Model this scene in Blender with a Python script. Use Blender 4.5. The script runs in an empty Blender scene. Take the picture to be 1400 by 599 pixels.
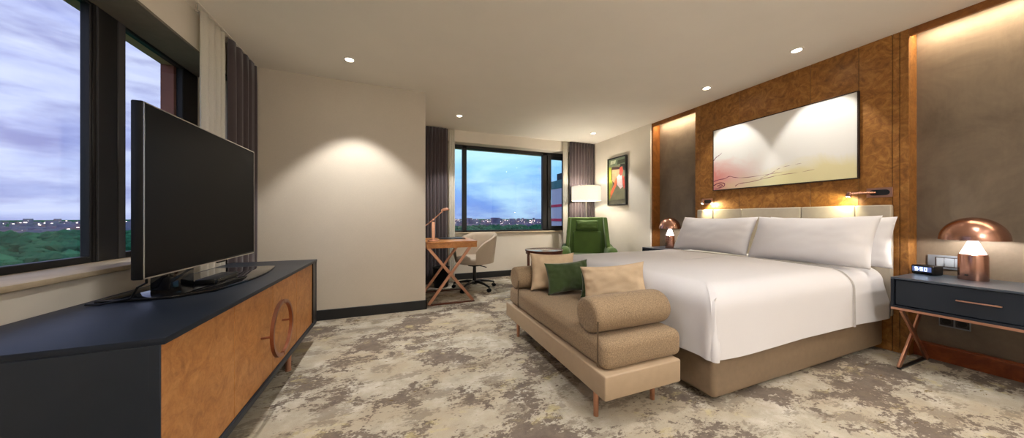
import bpy, bmesh, math, random
from mathutils import Vector, Matrix, noise
random.seed(7)
PI = math.pi
sc = bpy.context.scene
col = sc.collection
H = 2.47

# ------------------------------------------------------------------ materials
def new_mat(name):
    m = bpy.data.materials.new(name); m.use_nodes = True
    nt = m.node_tree
    return m, nt, nt.nodes['Principled BSDF']

def nd(nt, t, **kw):
    n = nt.nodes.new(t)
    for k, v in kw.items():
        if k in n.inputs: n.inputs[k].default_value = v
        else: setattr(n, k, v)
    return n

def coords(nt, scale=(1, 1, 1), rot=(0, 0, 0)):
    g = nd(nt, 'ShaderNodeNewGeometry')
    mp = nd(nt, 'ShaderNodeMapping'); mp.inputs['Scale'].default_value = scale; mp.inputs['Rotation'].default_value = rot
    nt.links.new(g.outputs['Position'], mp.inputs['Vector'])
    return mp.outputs['Vector']

def ramp(nt, fac, stops):
    r = nd(nt, 'ShaderNodeValToRGB')
    e = r.color_ramp.elements
    while len(e) < len(stops): e.new(0.5)
    for el, (p, c) in zip(e, stops):
        el.position = p; el.color = (*c, 1) if len(c) == 3 else c
    nt.links.new(fac, r.inputs['Fac'])
    return r.outputs['Color']

def mixc(nt, fac, a, b, blend='MIX'):
    n = nd(nt, 'ShaderNodeMix', data_type='RGBA', blend_type=blend)
    for sock, v in ((n.inputs[0], fac), (n.inputs[6], a), (n.inputs[7], b)):
        if hasattr(v, 'links'): nt.links.new(v, sock)
        else: sock.default_value = v if not isinstance(v, tuple) or len(v) == 4 else (*v, 1)
    return n.outputs[2]

def noisef(nt, vec, scale, detail=4, rough=.55, dist=0):
    n = nd(nt, 'ShaderNodeTexNoise'); n.inputs['Scale'].default_value = scale; n.inputs['Detail'].default_value = detail
    n.inputs['Roughness'].default_value = rough; n.inputs['Distortion'].default_value = dist
    nt.links.new(vec, n.inputs['Vector'])
    return n.outputs['Fac']

def bump(nt, bsdf, h, strength=.2, dist=.01):
    b = nd(nt, 'ShaderNodeBump'); b.inputs['Strength'].default_value = strength; b.inputs['Distance'].default_value = dist
    nt.links.new(h, b.inputs['Height']); nt.links.new(b.outputs['Normal'], bsdf.inputs['Normal'])

def S(r, g, b):
    f = lambda c: (c / 255 / 12.92) if c / 255 <= .04045 else ((c / 255 + .055) / 1.055) ** 2.4
    return (f(r), f(g), f(b))

def plain(name, c, rough=.5, metal=0., var=.06, scale=20, bmp=0, bscale=200, spec=None, sheen=0):
    m, nt, b = new_mat(name)
    v = coords(nt)
    f = noisef(nt, v, scale, 3)
    lo = tuple(x * (1 - var) for x in c); hi = tuple(min(1, x * (1 + var)) for x in c)
    nt.links.new(ramp(nt, f, [(.3, lo), (.7, hi)]), b.inputs['Base Color'])
    b.inputs['Roughness'].default_value = rough; b.inputs['Metallic'].default_value = metal
    if spec is not None: b.inputs['Specular IOR Level'].default_value = spec
    if sheen: b.inputs['Sheen Weight'].default_value = sheen
    if bmp: bump(nt, b, noisef(nt, v, bscale, 2), bmp, .004)
    return m

def fabric(name, c, scale=420, var=.18, rough=.9, bmp=.35, sheen=.1, big=.05):
    m, nt, b = new_mat(name)
    v = coords(nt)
    n1 = noisef(nt, coords(nt, (1, 1, 3)), scale, 2, .6)
    n2 = noisef(nt, coords(nt, (3, 3, .8)), scale * .8, 2, .6)
    w = nd(nt, 'ShaderNodeMath', operation='MULTIPLY'); nt.links.new(n1, w.inputs[0]); nt.links.new(n2, w.inputs[1])
    lo = tuple(x * (1 - var) for x in c); hi = tuple(min(1, x * (1 + var)) for x in c)
    a = ramp(nt, w.outputs[0], [(.12, lo), (.4, hi)])
    g = ramp(nt, noisef(nt, v, 5, 3), [(.3, (1 - big,) * 3), (.7, (1, 1, 1))])
    nt.links.new(mixc(nt, 1.0, a, g, 'MULTIPLY'), b.inputs['Base Color'])
    b.inputs['Roughness'].default_value = rough; b.inputs['Sheen Weight'].default_value = sheen
    b.inputs['Specular IOR Level'].default_value = .25
    bump(nt, b, w.outputs[0], bmp, .002)
    return m

def burl(name, dark, mid, light, rough=.32, scale=5.0, rot=0):
    m, nt, b = new_mat(name)
    v = coords(nt, (1.0, 1.0, 1.0), (rot, rot * .7, 0))
    big = noisef(nt, v, scale * .5, 3, .5, .6)
    sw = noisef(nt, v, scale * 1.9, 7, .66, 1.7)
    fine = noisef(nt, v, scale * 9, 4, .7, 1.2)
    c1 = ramp(nt, sw, [(.25, dark), (.48, mid), (.68, light)])
    c2 = ramp(nt, fine, [(.32, (.66, .62, .58)), (.6, (1, 1, 1))])
    c3 = ramp(nt, big, [(.25, (.8, .78, .75)), (.7, (1.0, 1.0, 1.0))])
    c = mixc(nt, .55, c1, c2, 'MULTIPLY'); c = mixc(nt, .8, c, c3, 'MULTIPLY')
    nt.links.new(c, b.inputs['Base Color'])
    b.inputs['Roughness'].default_value = rough
    b.inputs['Specular IOR Level'].default_value = .35
    return m

def carpet_mat():
    m, nt, b = new_mat('distressed_carpet')
    v = coords(nt, (1.0, 1.12, 1))
    v2 = coords(nt, (.9, 1.45, 1), (0, 0, .15))
    base = ramp(nt, noisef(nt, v, 6, 8, .7), [(.3, S(162, 153, 137)), (.5, S(188, 180, 164)), (.68, S(212, 206, 194))])
    beige = ramp(nt, noisef(nt, v2, 1.6, 5, .6), [(.42, (0, 0, 0)), (.6, (1, 1, 1))])
    base = mixc(nt, beige, base, S(180, 167, 146))
    # taupe worn patches with ragged edges, three sizes of noise added up
    def add(a, w, b_):
        q = nd(nt, 'ShaderNodeMath', operation='MULTIPLY_ADD'); nt.links.new(a, q.inputs[0]); q.inputs[1].default_value = w
        if b_ is None: q.inputs[2].default_value = 0
        else: nt.links.new(b_, q.inputs[2])
        return q.outputs[0]
    acc = add(noisef(nt, v, 2.3, 3, .55, .3), 1.0, None)
    acc = add(noisef(nt, v2, 11, 4, .65), .55, acc)
    acc = add(noisef(nt, coords(nt, (.9, 1.3, 1)), 44, 4, .7), .5, acc)
    dv = nd(nt, 'ShaderNodeMath', operation='MULTIPLY'); nt.links.new(acc, dv.inputs[0]); dv.inputs[1].default_value = .5
    mask = ramp(nt, dv.outputs[0], [(.522, (0, 0, 0)), (.542, (.9, .9, .9))])
    c = mixc(nt, mask, base, ramp(nt, noisef(nt, v, 14, 5, .7), [(.35, S(98, 86, 79)), (.65, S(124, 111, 101))]))
    # finer speckled patches
    acc2 = add(noisef(nt, v2, 5.2, 3, .5), 1.0, None)
    acc2 = add(noisef(nt, coords(nt, (.8, 1.6, 1)), 40, 5, .7), .7, acc2)
    d2 = nd(nt, 'ShaderNodeMath', operation='MULTIPLY'); nt.links.new(acc2, d2.inputs[0]); d2.inputs[1].default_value = .5
    mask3 = ramp(nt, d2.outputs[0], [(.445, (0, 0, 0)), (.475, (.55, .55, .55))])
    c = mixc(nt, mask3, c, S(122, 110, 97))
    # olive flecks
    r4 = noisef(nt, coords(nt, (.7, 2.6, 1)), 9, 6, .65, .3)
    mask4 = ramp(nt, r4, [(.655, (0, 0, 0)), (.68, (.8, .8, .8))])
    c = mixc(nt, mask4, c, S(112, 92, 48))
    r5 = noisef(nt, coords(nt, (1, 1.6, 1), (0, 0, .8)), 4, 9, .7)
    mask5 = ramp(nt, r5, [(.58, (0, 0, 0)), (.66, (.55, .55, .55))])
    c = mixc(nt, mask5, c, S(204, 190, 140))
    pile = noisef(nt, v, 260, 2, .6)
    c = mixc(nt, .5, c, ramp(nt, pile, [(.3, (.66, .66, .66)), (.7, (1, 1, 1))]), 'MULTIPLY')
    nt.links.new(c, b.inputs['Base Color'])
    b.inputs['Roughness'].default_value = .97; b.inputs['Specular IOR Level'].default_value = .08
    bump(nt, b, pile, .5, .004)
    return m

def stucco(name, dark, light):
    m, nt, b = new_mat(name)
    v = coords(nt)
    a = ramp(nt, noisef(nt, v, 3.2, 9, .68, .6), [(.3, dark), (.7, light)])
    st = ramp(nt, noisef(nt, coords(nt, (1, 1, .15)), 60, 3), [(.3, (.9, .9, .9)), (.7, (1, 1, 1))])
    nt.links.new(mixc(nt, .6, a, st, 'MULTIPLY'), b.inputs['Base Color'])
    b.inputs['Roughness'].default_value = .6
    bump(nt, b, noisef(nt, v, 14, 6), .12, .01)
    return m

def brushed(name, c, rough=.28):
    m, nt, b = new_mat(name)
    f = noisef(nt, coords(nt, (2, 2, 90)), 9, 3)
    nt.links.new(ramp(nt, f, [(.3, tuple(x * .85 for x in c)), (.7, c)]), b.inputs['Base Color'])
    b.inputs['Metallic'].default_value = 1; b.inputs['Roughness'].default_value = rough
    return m

def emit(name, c, s):
    m, nt, b = new_mat(name)
    b.inputs['Base Color'].default_value = (*c, 1)
    b.inputs['Emission Color'].default_value = (*c, 1); b.inputs['Emission Strength'].default_value = s
    v = noisef(nt, coords(nt), 3, 1)
    nt.links.new(ramp(nt, v, [(0, tuple(x * .97 for x in c)), (1, c)]), b.inputs['Emission Color'])
    return m

def glass_mat():
    m = bpy.data.materials.new('window_glass'); m.use_nodes = True
    nt = m.node_tree; nt.nodes.clear()
    out = nd(nt, 'ShaderNodeOutputMaterial')
    t = nd(nt, 'ShaderNodeBsdfTransparent'); t.inputs['Color'].default_value = (.93, .96, .97, 1)
    g = nd(nt, 'ShaderNodeBsdfGlossy'); g.inputs['Roughness'].default_value = .0
    ge = nd(nt, 'ShaderNodeNewGeometry'); dp = nd(nt, 'ShaderNodeVectorMath', operation='DOT_PRODUCT')
    nt.links.new(ge.outputs['Normal'], dp.inputs[0]); nt.links.new(ge.outputs['Incoming'], dp.inputs[1])
    ab = nd(nt, 'ShaderNodeMath', operation='ABSOLUTE'); nt.links.new(dp.outputs['Value'], ab.inputs[0])
    iv = nd(nt, 'ShaderNodeMath', operation='SUBTRACT', use_clamp=True); iv.inputs[0].default_value = 1; nt.links.new(ab.outputs[0], iv.inputs[1])
    pw = nd(nt, 'ShaderNodeMath', operation='POWER'); nt.links.new(iv.outputs[0], pw.inputs[0]); pw.inputs[1].default_value = 5
    f = nd(nt, 'ShaderNodeMath', operation='MULTIPLY_ADD'); nt.links.new(pw.outputs[0], f.inputs[0]); f.inputs[1].default_value = .96; f.inputs[2].default_value = .04
    mx = nd(nt, 'ShaderNodeMixShader')
    nt.links.new(f.outputs[0], mx.inputs[0]); nt.links.new(t.outputs[0], mx.inputs[1]); nt.links.new(g.outputs[0], mx.inputs[2])
    nt.links.new(mx.outputs[0], out.inputs[0])
    return m

def sheer_mat():
    m = bpy.data.materials.new('sheer_voile'); m.use_nodes = True
    nt = m.node_tree; nt.nodes.clear()
    out = nd(nt, 'ShaderNodeOutputMaterial')
    t = nd(nt, 'ShaderNodeBsdfTransparent')
    d = nd(nt, 'ShaderNodeBsdfDiffuse'); d.inputs['Color'].default_value = (*S(240, 236, 226), 1)
    tl = nd(nt, 'ShaderNodeBsdfTranslucent'); tl.inputs['Color'].default_value = (*S(240, 236, 226), 1)
    m1 = nd(nt, 'ShaderNodeMixShader'); m1.inputs[0].default_value = .35
    m2 = nd(nt, 'ShaderNodeMixShader')
    f = ramp(nt, noisef(nt, coords(nt, (300, 300, 300)), 1, 2), [(.2, (.78,) * 3), (.8, (.95,) * 3)])
    nt.links.new(d.outputs[0], m1.inputs[1]); nt.links.new(tl.outputs[0], m1.inputs[2])
    nt.links.new(f, m2.inputs[0]); nt.links.new(t.outputs[0], m2.inputs[1]); nt.links.new(m1.outputs[0], m2.inputs[2])
    nt.links.new(m2.outputs[0], out.inputs[0])
    return m

def screen_mat():
    m = bpy.data.materials.new('tv_screen'); m.use_nodes = True
    nt = m.node_tree; nt.nodes.clear()
    out = nd(nt, 'ShaderNodeOutputMaterial')
    d = nd(nt, 'ShaderNodeBsdfDiffuse'); nt.links.new(ramp(nt, noisef(nt, coords(nt), 2, 1), [(0, S(10, 10, 10)), (1, S(13, 13, 12))]), d.inputs['Color'])
    g = nd(nt, 'ShaderNodeBsdfGlossy'); g.inputs['Roughness'].default_value = .32; g.inputs['Color'].default_value = (1, 1, 1, 1)
    mx = nd(nt, 'ShaderNodeMixShader'); mx.inputs[0].default_value = .03
    nt.links.new(d.outputs[0], mx.inputs[1]); nt.links.new(g.outputs[0], mx.inputs[2]); nt.links.new(mx.outputs[0], out.inputs[0])
    return m

def shade_mat():
    m, nt, b = new_mat('lit_linen_shade')
    b.inputs['Base Color'].default_value = (*S(240, 228, 200), 1)
    f = noisef(nt, coords(nt, (1, 1, 6)), 120, 2)
    nt.links.new(ramp(nt, f, [(.3, S(232, 220, 190)), (.7, S(246, 238, 214))]), b.inputs['Base Color'])
    nt.links.new(ramp(nt, f, [(.3, (1, .92, .76)), (.7, (1, .95, .82))]), b.inputs['Emission Color'])
    b.inputs['Emission Strength'].default_value = .46; b.inputs['Roughness'].default_value = .9
    return m

def art_mat():
    m, nt, b = new_mat('watercolour_canvas')
    g = nd(nt, 'ShaderNodeNewGeometry'); sp = nd(nt, 'ShaderNodeSeparateXYZ'); nt.links.new(g.outputs['Position'], sp.inputs[0])
    n = noisef(nt, coords(nt), 2.6, 5, .6, .8)
    # blurred paint bands: height of wash wanders with noise
    def wash(axis_y_lo, axis_y_hi, z_top, z_soft, amt):
        a = nd(nt, 'ShaderNodeMapRange', clamp=True); nt.links.new(sp.outputs['Y'], a.inputs[0]); a.inputs[1].default_value = axis_y_lo; a.inputs[2].default_value = axis_y_hi
        zz = nd(nt, 'ShaderNodeMath', operation='MULTIPLY_ADD'); nt.links.new(n, zz.inputs[0]); zz.inputs[1].default_value = -.38; nt.links.new(sp.outputs['Z'], zz.inputs[2])
        bb = nd(nt, 'ShaderNodeMapRange', clamp=True); nt.links.new(zz.outputs[0], bb.inputs[0]); bb.inputs[1].default_value = z_top; bb.inputs[2].default_value = z_top - z_soft
        mu = nd(nt, 'ShaderNodeMath', operation='MULTIPLY'); nt.links.new(a.outputs[0], mu.inputs[0]); nt.links.new(bb.outputs[0], mu.inputs[1])
        m2 = nd(nt, 'ShaderNodeMath', operation='MULTIPLY'); nt.links.new(mu.outputs[0], m2.inputs[0]); m2.inputs[1].default_value = amt
        return m2.outputs[0]
    c = (*S(226, 224, 218), 1)
    c = mixc(nt, wash(2.3, 1.75, 1.40, .12, .52), c, S(214, 196, 70))
    c = mixc(nt, wash(1.9, 2.4, 1.56, .16, .85), c, S(216, 118, 108))
    c = mixc(nt, wash(1.6, 1.9, 1.34, .10, .35), c, S(214, 214, 150))
    c = mixc(nt, wash(2.28, 2.44, 1.27, .05, .7), c, S(190, 90, 120))
    nt.links.new(c, b.inputs['Base Color']); b.inputs['Roughness'].default_value = .55
    return m

def park_mat():
    m, nt, b = new_mat('park_trees_green')
    v = coords(nt)
    a = ramp(nt, noisef(nt, v, .02, 6, .65), [(.3, S(30, 60, 50)), (.55, S(54, 98, 74)), (.75, S(84, 128, 94))])
    nt.links.new(a, b.inputs['Base Color']); b.inputs['Roughness'].default_value = 1; b.inputs['Specular IOR Level'].default_value = 0
    return m

def city_mat():
    m, nt, b = new_mat('hazed_city_masonry')
    v = coords(nt)
    a = ramp(nt, noisef(nt, v, .01, 2), [(.3, S(96, 88, 120)), (.5, S(136, 124, 152)), (.7, S(158, 112, 116))])  # purplish distance haze is put into the building colours
    nt.links.new(a, b.inputs['Base Color']); b.inputs['Roughness'].default_value = 1; b.inputs['Specular IOR Level'].default_value = 0
    return m

M = {}
M['ceiling'] = plain('ceiling_paint', S(238, 232, 222), .9, var=.015, scale=3, bmp=.03)
M['paper'] = fabric('wall_linen_paper', S(206, 196, 181), scale=160, var=.05, bmp=.08, sheen=0, big=.03)
M['cream'] = plain('cream_wall_paint', S(228, 220, 207), .85, var=.02, scale=5, bmp=.04)
M['carpet'] = carpet_mat()
M['stucco'] = stucco('taupe_stucco', S(98, 86, 72), S(128, 114, 97))
M['burl'] = burl('burl_veneer', S(104, 65, 28), S(144, 96, 44), S(172, 122, 64), .4, 6.5)
M['burl_door'] = burl('burl_door_veneer', S(156, 98, 50), S(188, 128, 70), S(206, 148, 90), .42, 5.5, .5)
M['wood_strip'] = burl('straight_wood', S(112, 66, 28), S(138, 86, 38), S(156, 102, 50), .4, 3)
M['skirt_wood'] = burl('red_skirting_wood', S(88, 38, 14), S(116, 54, 22), S(134, 68, 30), .4, 3)
M['seam'] = plain('dark_seam', S(40, 22, 12), .7)
M['blackskirt'] = plain('black_skirting', S(24, 25, 27), .5)
M['black'] = plain('black_lacquer', S(16, 17, 19), .35)
M['frame_black'] = plain('window_frame_black', S(15, 15, 17), .5)
M['frame_grey'] = plain('window_frame_grey', S(66, 66, 68), .5)
M['soffit'] = plain('grey_soffit', S(120, 114, 104), .9)
M['navy'] = plain('dark_slate_lacquer', S(31, 38, 48), .45, var=.08, scale=8, spec=.3)
M['navy_top'] = plain('dark_slate_top', S(27, 33, 43), .42, var=.08, scale=8, spec=.22)
M['slate_top_lit'] = plain('lamplit_slate_top', S(62, 72, 84), .3, var=.06, scale=8, spec=.5)  # same lacquer as the body, lightened for the lamp light falling on it
M['stone'] = stucco('sill_stone', S(176, 158, 130), S(206, 188, 160))
M['copper'] = brushed('brushed_copper', S(214, 164, 140), .3)
M['copper_lamp'] = brushed('lamp_copper', S(190, 144, 126), .26)
M['copper_dark'] = brushed('dark_copper', S(178, 124, 100), .3)
M['copper_leg'] = brushed('copper_leg_metal', S(208, 156, 130), .38)
M['desk_wood'] = burl('desk_oak', S(164, 104, 54), S(196, 132, 76), S(210, 150, 94), .35, 2.4, .3)
M['white'] = fabric('white_cotton', S(218, 216, 219), scale=600, var=.03, bmp=.05, sheen=.05, big=.01)
M['white2'] = fabric('white_pillow_cotton', S(218, 216, 219), scale=600, var=.03, bmp=.05, sheen=.05, big=.01)
M['hem_shade'] = plain('hem_shade_grey', S(172, 168, 166), .9)  # duvet hem: the dark line of the fold, shade put into its grey
M['bedbase'] = plain('taupe_leather', S(128, 109, 88), .5, var=.06, scale=30, bmp=.1, bscale=300)
M['headboard'] = plain('cream_leather', S(168, 158, 142), .42, var=.04, scale=20, bmp=.08, bscale=260)
M['bench_fab'] = fabric('bench_tweed', S(148, 126, 100), scale=150, var=.42, bmp=.5)
M['bench_frame'] = plain('bench_tan_leather', S(170, 148, 122), .5, var=.04, bmp=.06)
M['welt'] = plain('dark_piping', S(92, 74, 54), .9)
M['tan_cush'] = fabric('tan_linen', S(200, 176, 146), scale=380, var=.12)
M['green_cush'] = fabric('green_velvet', S(54, 72, 32), scale=500, var=.2, sheen=.5, rough=.8, big=.25)
M['green_chair'] = fabric('green_chair_velvet', S(82, 108, 52), scale=500, var=.15, sheen=.15, rough=.8, big=.22)
M['chair_fab'] = fabric('beige_chair_fabric', S(196, 182, 164), scale=380, var=.12)
M['drape'] = fabric('plum_grey_drape', S(74, 65, 68), scale=300, var=.12, bmp=.1, sheen=.2)
M['sheer'] = sheer_mat()
M['glass'] = glass_mat()
M['tvscreen'] = screen_mat()
M['tvglass'] = plain('tv_stand_gloss', S(10, 10, 12), .04, var=.02)
M['plastic'] = plain('black_plastic', S(10, 10, 11), .45, spec=.25)
M['switch'] = plain('grey_switch_plastic', S(128, 136, 146), .35)
M['switch2'] = plain('pale_switch_plastic', S(168, 178, 190), .3)
M['lens'] = emit('downlight_lens', (1, .9, .76), 22)
M['trimwhite'] = plain('white_trim_ring', S(236, 230, 220), .4)
M['strip'] = emit('led_strip', (1, .82, .58), 9)
M['cone'] = emit('lamp_cone_glow', (1, .93, .89), 1.6)
M['readlens'] = emit('reading_lens', (1, .92, .75), 26)
M['shade'] = shade_mat()
M['art'] = art_mat()
M['stroke'] = plain('wine_paint_line', S(120, 40, 72), .6)
M['park'] = park_mat()
M['city'] = city_mat()
M['citylight'] = emit('city_lamp_glow', (1, .74, .66), 5)
M['brick'] = stucco('brown_brick_reveal', S(128, 70, 56), S(160, 96, 76))
M['reveal'] = plain('tan_reveal', S(196, 168, 128), .9)
M['steel'] = brushed('satin_steel', S(200, 196, 188), .3)
M['marble'] = stucco('pale_table_top', S(150, 136, 122), S(178, 164, 150)); M['marble'].node_tree.nodes['Principled BSDF'].inputs['Roughness'].default_value = .12
M['walnut'] = burl('walnut', S(62, 30, 18), S(92, 46, 28), S(112, 60, 38), .35, 4)

# ------------------------------------------------------------------ mesh helpers
def BM(): return bmesh.new()

def _merge(bm, tmp, mat=None):
    if mat is not None: bmesh.ops.transform(tmp, matrix=mat, verts=tmp.verts)
    me = bpy.data.meshes.new('tmp'); tmp.to_mesh(me); tmp.free(); bm.from_mesh(me); bpy.data.meshes.remove(me)

def box(bm, lo, hi, bev=0, seg=2, mat=None):
    t = bmesh.new()
    r = bmesh.ops.create_cube(t, size=1)
    for v in t.verts:
        v.co = Vector([(lo[i] + hi[i]) / 2 + v.co[i] * (hi[i] - lo[i]) for i in range(3)])
    if bev: bmesh.ops.bevel(t, geom=t.edges[:], offset=bev, segments=seg, profile=.5, affect='EDGES')
    _merge(bm, t, mat); return bm

def prism(bm, pts, axis, a, b, bev=0, seg=2):
    """polygon pts in the plane normal to axis, extruded from a to b"""
    t = bmesh.new()
    def mk(p, k):
        return {'x': (k, p[0], p[1]), 'y': (p[0], k, p[1]), 'z': (p[0], p[1], k)}[axis]
    A = [t.verts.new(mk(p, a)) for p in pts]; B = [t.verts.new(mk(p, b)) for p in pts]
    t.faces.new(A); t.faces.new(B[::-1])
    n = len(pts)
    for i in range(n): t.faces.new((A[i], B[i], B[(i + 1) % n], A[(i + 1) % n]))
    bmesh.ops.recalc_face_normals(t, faces=t.faces[:])
    if bev: bmesh.ops.bevel(t, geom=t.edges[:], offset=bev, segments=seg, profile=.5, affect='EDGES')
    _merge(bm, t); return bm

def beam(bm, p0, p1, w, d, up=(0, 0, 1), bev=0.002):
    p0, p1 = Vector(p0), Vector(p1); z = (p1 - p0); L = z.length; z.normalize()
    x = Vector(up).cross(z)
    if x.length < 1e-4: x = Vector((1, 0, 0)).cross(z)
    x.normalize(); y = z.cross(x)
    m = Matrix((x, y, z)).transposed().to_4x4(); m.translation = p0
    return box(bm, (-w / 2, -d / 2, 0), (w / 2, d / 2, L), bev, 1, m)

def ring(bm, c, r, axis_m, n): pass

def cyl(bm, p0, p1, r0, r1=None, seg=24, bev=0):
    r1 = r0 if r1 is None else r1
    p0, p1 = Vector(p0), Vector(p1); z = p1 - p0; L = z.length
    t = bmesh.new()
    bmesh.ops.create_cone(t, cap_ends=True, segments=seg, radius1=r0, radius2=r1, depth=L)
    if bev:
        es = [e for e in t.edges if abs(e.verts[0].co.z - e.verts[1].co.z) < 1e-6]
        bmesh.ops.bevel(t, geom=es, offset=bev, segments=3, profile=.5, affect='EDGES')
    q = z.to_track_quat('Z', 'Y').to_matrix().to_4x4(); q.translation = (p0 + p1) / 2
    _merge(bm, t, q); return bm

def lathe(bm, prof, c=(0, 0, 0), seg=40, close=False):
    t = bmesh.new(); rows = []
    for r, z in prof:
        if r < 1e-5: rows.append([t.verts.new((c[0], c[1], c[2] + z))])
        else: rows.append([t.verts.new((c[0] + r * math.cos(2 * PI * i / seg), c[1] + r * math.sin(2 * PI * i / seg), c[2] + z)) for i in range(seg)])
    prs = list(zip(rows, rows[1:])) + ([(rows[-1], rows[0])] if close else [])
    for A, B in prs:
        for i in range(seg):
            j = (i + 1) % seg
            if len(A) == 1 and len(B) == 1: continue
            if len(A) == 1: t.faces.new((A[0], B[i], B[j]))
            elif len(B) == 1: t.faces.new((A[i], A[j], B[0]))
            else: t.faces.new((A[i], A[j], B[j], B[i]))
    bmesh.ops.recalc_face_normals(t, faces=t.faces[:])
    _merge(bm, t); return bm

def tube(bm, pts, r, seg=10, closed=False):
    pts = [Vector(p) for p in pts]; n = len(pts); t = bmesh.new(); rows = []
    prev = None
    for i, p in enumerate(pts):
        if closed: d = pts[(i + 1) % n] - pts[i - 1]
        else: d = pts[min(i + 1, n - 1)] - pts[max(i - 1, 0)]
        d.normalize()
        if prev is None:
            x = d.orthogonal().normalized()
        else:
            x = (prev - d * prev.dot(d)).normalized()
        prev = x; y = d.cross(x)
        rr = r[i] if isinstance(r, (list, tuple)) else r
        rows.append([t.verts.new(p + x * rr * math.cos(2 * PI * k / seg) + y * rr * math.sin(2 * PI * k / seg)) for k in range(seg)])
    m = n if closed else n - 1
    for i in range(m):
        A, B = rows[i], rows[(i + 1) % n]
        for k in range(seg): t.faces.new((A[k], A[(k + 1) % seg], B[(k + 1) % seg], B[k]))
    if not closed: t.faces.new(rows[0][::-1]); t.faces.new(rows[-1])
    bmesh.ops.recalc_face_normals(t, faces=t.faces[:])
    _merge(bm, t); return bm

def surf(bm, fn, nu, nv, closeu=False, recalc=True):
    t = bmesh.new()
    g = [[t.verts.new(fn(i / (nu if closeu else nu - 1), j / (nv - 1))) for j in range(nv)] for i in range(nu)]
    for i in range(nu if closeu else nu - 1):
        for j in range(nv - 1):
            a, b = g[i], g[(i + 1) % nu]
            t.faces.new((a[j], b[j], b[j + 1], a[j + 1]))
    if recalc: bmesh.ops.recalc_face_normals(t, faces=t.faces[:])
    _merge(bm, t); return bm

def pillow(bm, w, h, t, mat, seed=0, wr=.006, n=30, pinch=.07, sag=0):
    """cushion in local x (width) y (height, 0..h) z (thickness)"""
    tb = bmesh.new()
    def pt(u, v, s):
        eu, ev = 1 - abs(u) ** 3.2, 1 - abs(v) ** 3.2
        th = (max(eu, 0) * max(ev, 0)) ** .5
        # edges bow inwards between the corners
        x = u * w / 2 * (1 - pinch * (1 - v * v) * abs(u) ** 2 * .9)
        y = h / 2 + v * h / 2 * (1 - pinch * (1 - u * u) * abs(v) ** 2 * 1.1)
        if sag: y -= sag * (1 - u * u) * (v * .5 + .5)
        nz = noise.noise(Vector((u * 2.2 + seed, v * 2.2, s * 2 + seed))) * wr * 2
        nz += noise.noise(Vector((u * 6 + seed * 3, v * 4, s * 5))) * wr
        rad = max(abs(u), abs(v))
        cr = math.sin((math.atan2(v, u)) * 16 + seed) * wr * .5 * max(0, rad - .55) / .45
        z = s * (t / 2 * th * (1 + .12 * v * (-1)) + (nz + cr) * min(1, th * 3))
        return (x, y, z)
    gr = {}
    for s in (1, -1):
        for i in range(n + 1):
            for j in range(n + 1):
                u, v = -1 + 2 * i / n, -1 + 2 * j / n
                u = math.sin(u * PI / 2) * .5 + u * .5; v = math.sin(v * PI / 2) * .5 + v * .5
                edge = i in (0, n) or j in (0, n)
                if s == -1 and edge: gr[s, i, j] = gr[1, i, j]; continue
                p = pt(u, v, s)
                gr[s, i, j] = tb.verts.new(p)
        for i in range(n):
            for j in range(n):
                f = [gr[s, i, j], gr[s, i + 1, j], gr[s, i + 1, j + 1], gr[s, i, j + 1]]
                tb.faces.new(f if s == 1 else f[::-1])
    _merge(bm, tb, mat); return bm

def frame_m(o, x, y):
    x, y = Vector(x).normalized(), Vector(y)
    y = (y - x * y.dot(x)).normalized(); z = x.cross(y)
    m = Matrix((x, y, z)).transposed().to_4x4(); m.translation = Vector(o); return m

def root_of(o):
    while o.parent: o = o.parent
    return o

def link(name, bm, m, parent=None, loc=None, local=False, smooth=40, mods=()):
    """one mesh object; world coordinates unless local"""
    me = bpy.data.meshes.new(name)
    if parent is not None and not local: off = root_of(parent).location
    elif parent is None and loc is not None: off = Vector(loc)
    else: off = Vector((0, 0, 0))
    bmesh.ops.translate(bm, vec=-off, verts=bm.verts)
    bm.to_mesh(me); bm.free()
    if smooth:
        me.polygons.foreach_set('use_smooth', [True] * len(me.polygons))
        me.set_sharp_from_angle(angle=math.radians(smooth))
    me.materials.append(M[m] if isinstance(m, str) else m)
    o = bpy.data.objects.new(name, me); col.objects.link(o)
    if parent is not None: o.parent = parent
    elif loc is not None: o.location = loc
    for k, v in mods: 
        md = o.modifiers.new(k, k)
        for a, b in v.items(): setattr(md, a, b)
    return o

def thing(name, loc, label, cat, group=None, rz=0):
    o = bpy.data.objects.new(name, None); col.objects.link(o)
    o.location = loc; o.rotation_euler = (0, 0, rz); o.empty_display_size = .1
    o['label'] = label; o['category'] = cat
    if group: o['group'] = group
    return o

def tag(o, label, cat, group=None, kind=None):
    o['label'] = label; o['category'] = cat
    if group: o['group'] = group
    if kind: o['kind'] = kind
    return o

def struct(name, bm, m, smooth=30, parent=None):
    o = link(name, bm, m, parent, smooth=smooth); 
    if parent is None: o['kind'] = 'structure'
    return o

def dup(root, loc, label=None, rz=None):
    r = root.copy(); col.objects.link(r); r.location = loc
    if rz is not None: r.rotation_euler = (0, 0, rz)
    if label: r['label'] = label
    for ch in list(root.children):
        c = ch.copy(); col.objects.link(c); c.parent = r
        for g in list(ch.children):
            d = g.copy(); col.objects.link(d); d.parent = c
    return r

# ------------------------------------------------------------------ room shell
YB = -1.9            # wall behind the camera
struct('floor', box(BM(), (-1.80, YB - .1, -.06), (3.9, 5.25, 0)), 'carpet')
struct('ceiling', box(BM(), (-1.80, YB - .1, H), (3.9, 5.25, H + .12)), 'ceiling')
struct('wall_partition', box(BM(), (-1.78, 3.49, 0), (.30, 5.2, H)), 'paper')
b = BM()
box(b, (-1.30, 3.475, 0), (.315, 3.49, .105), .003, 1); box(b, (.30, 3.475, 0), (.315, 4.94, .105), .003, 1)
struct('baseboard_partition', b, 'blackskirt')
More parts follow.
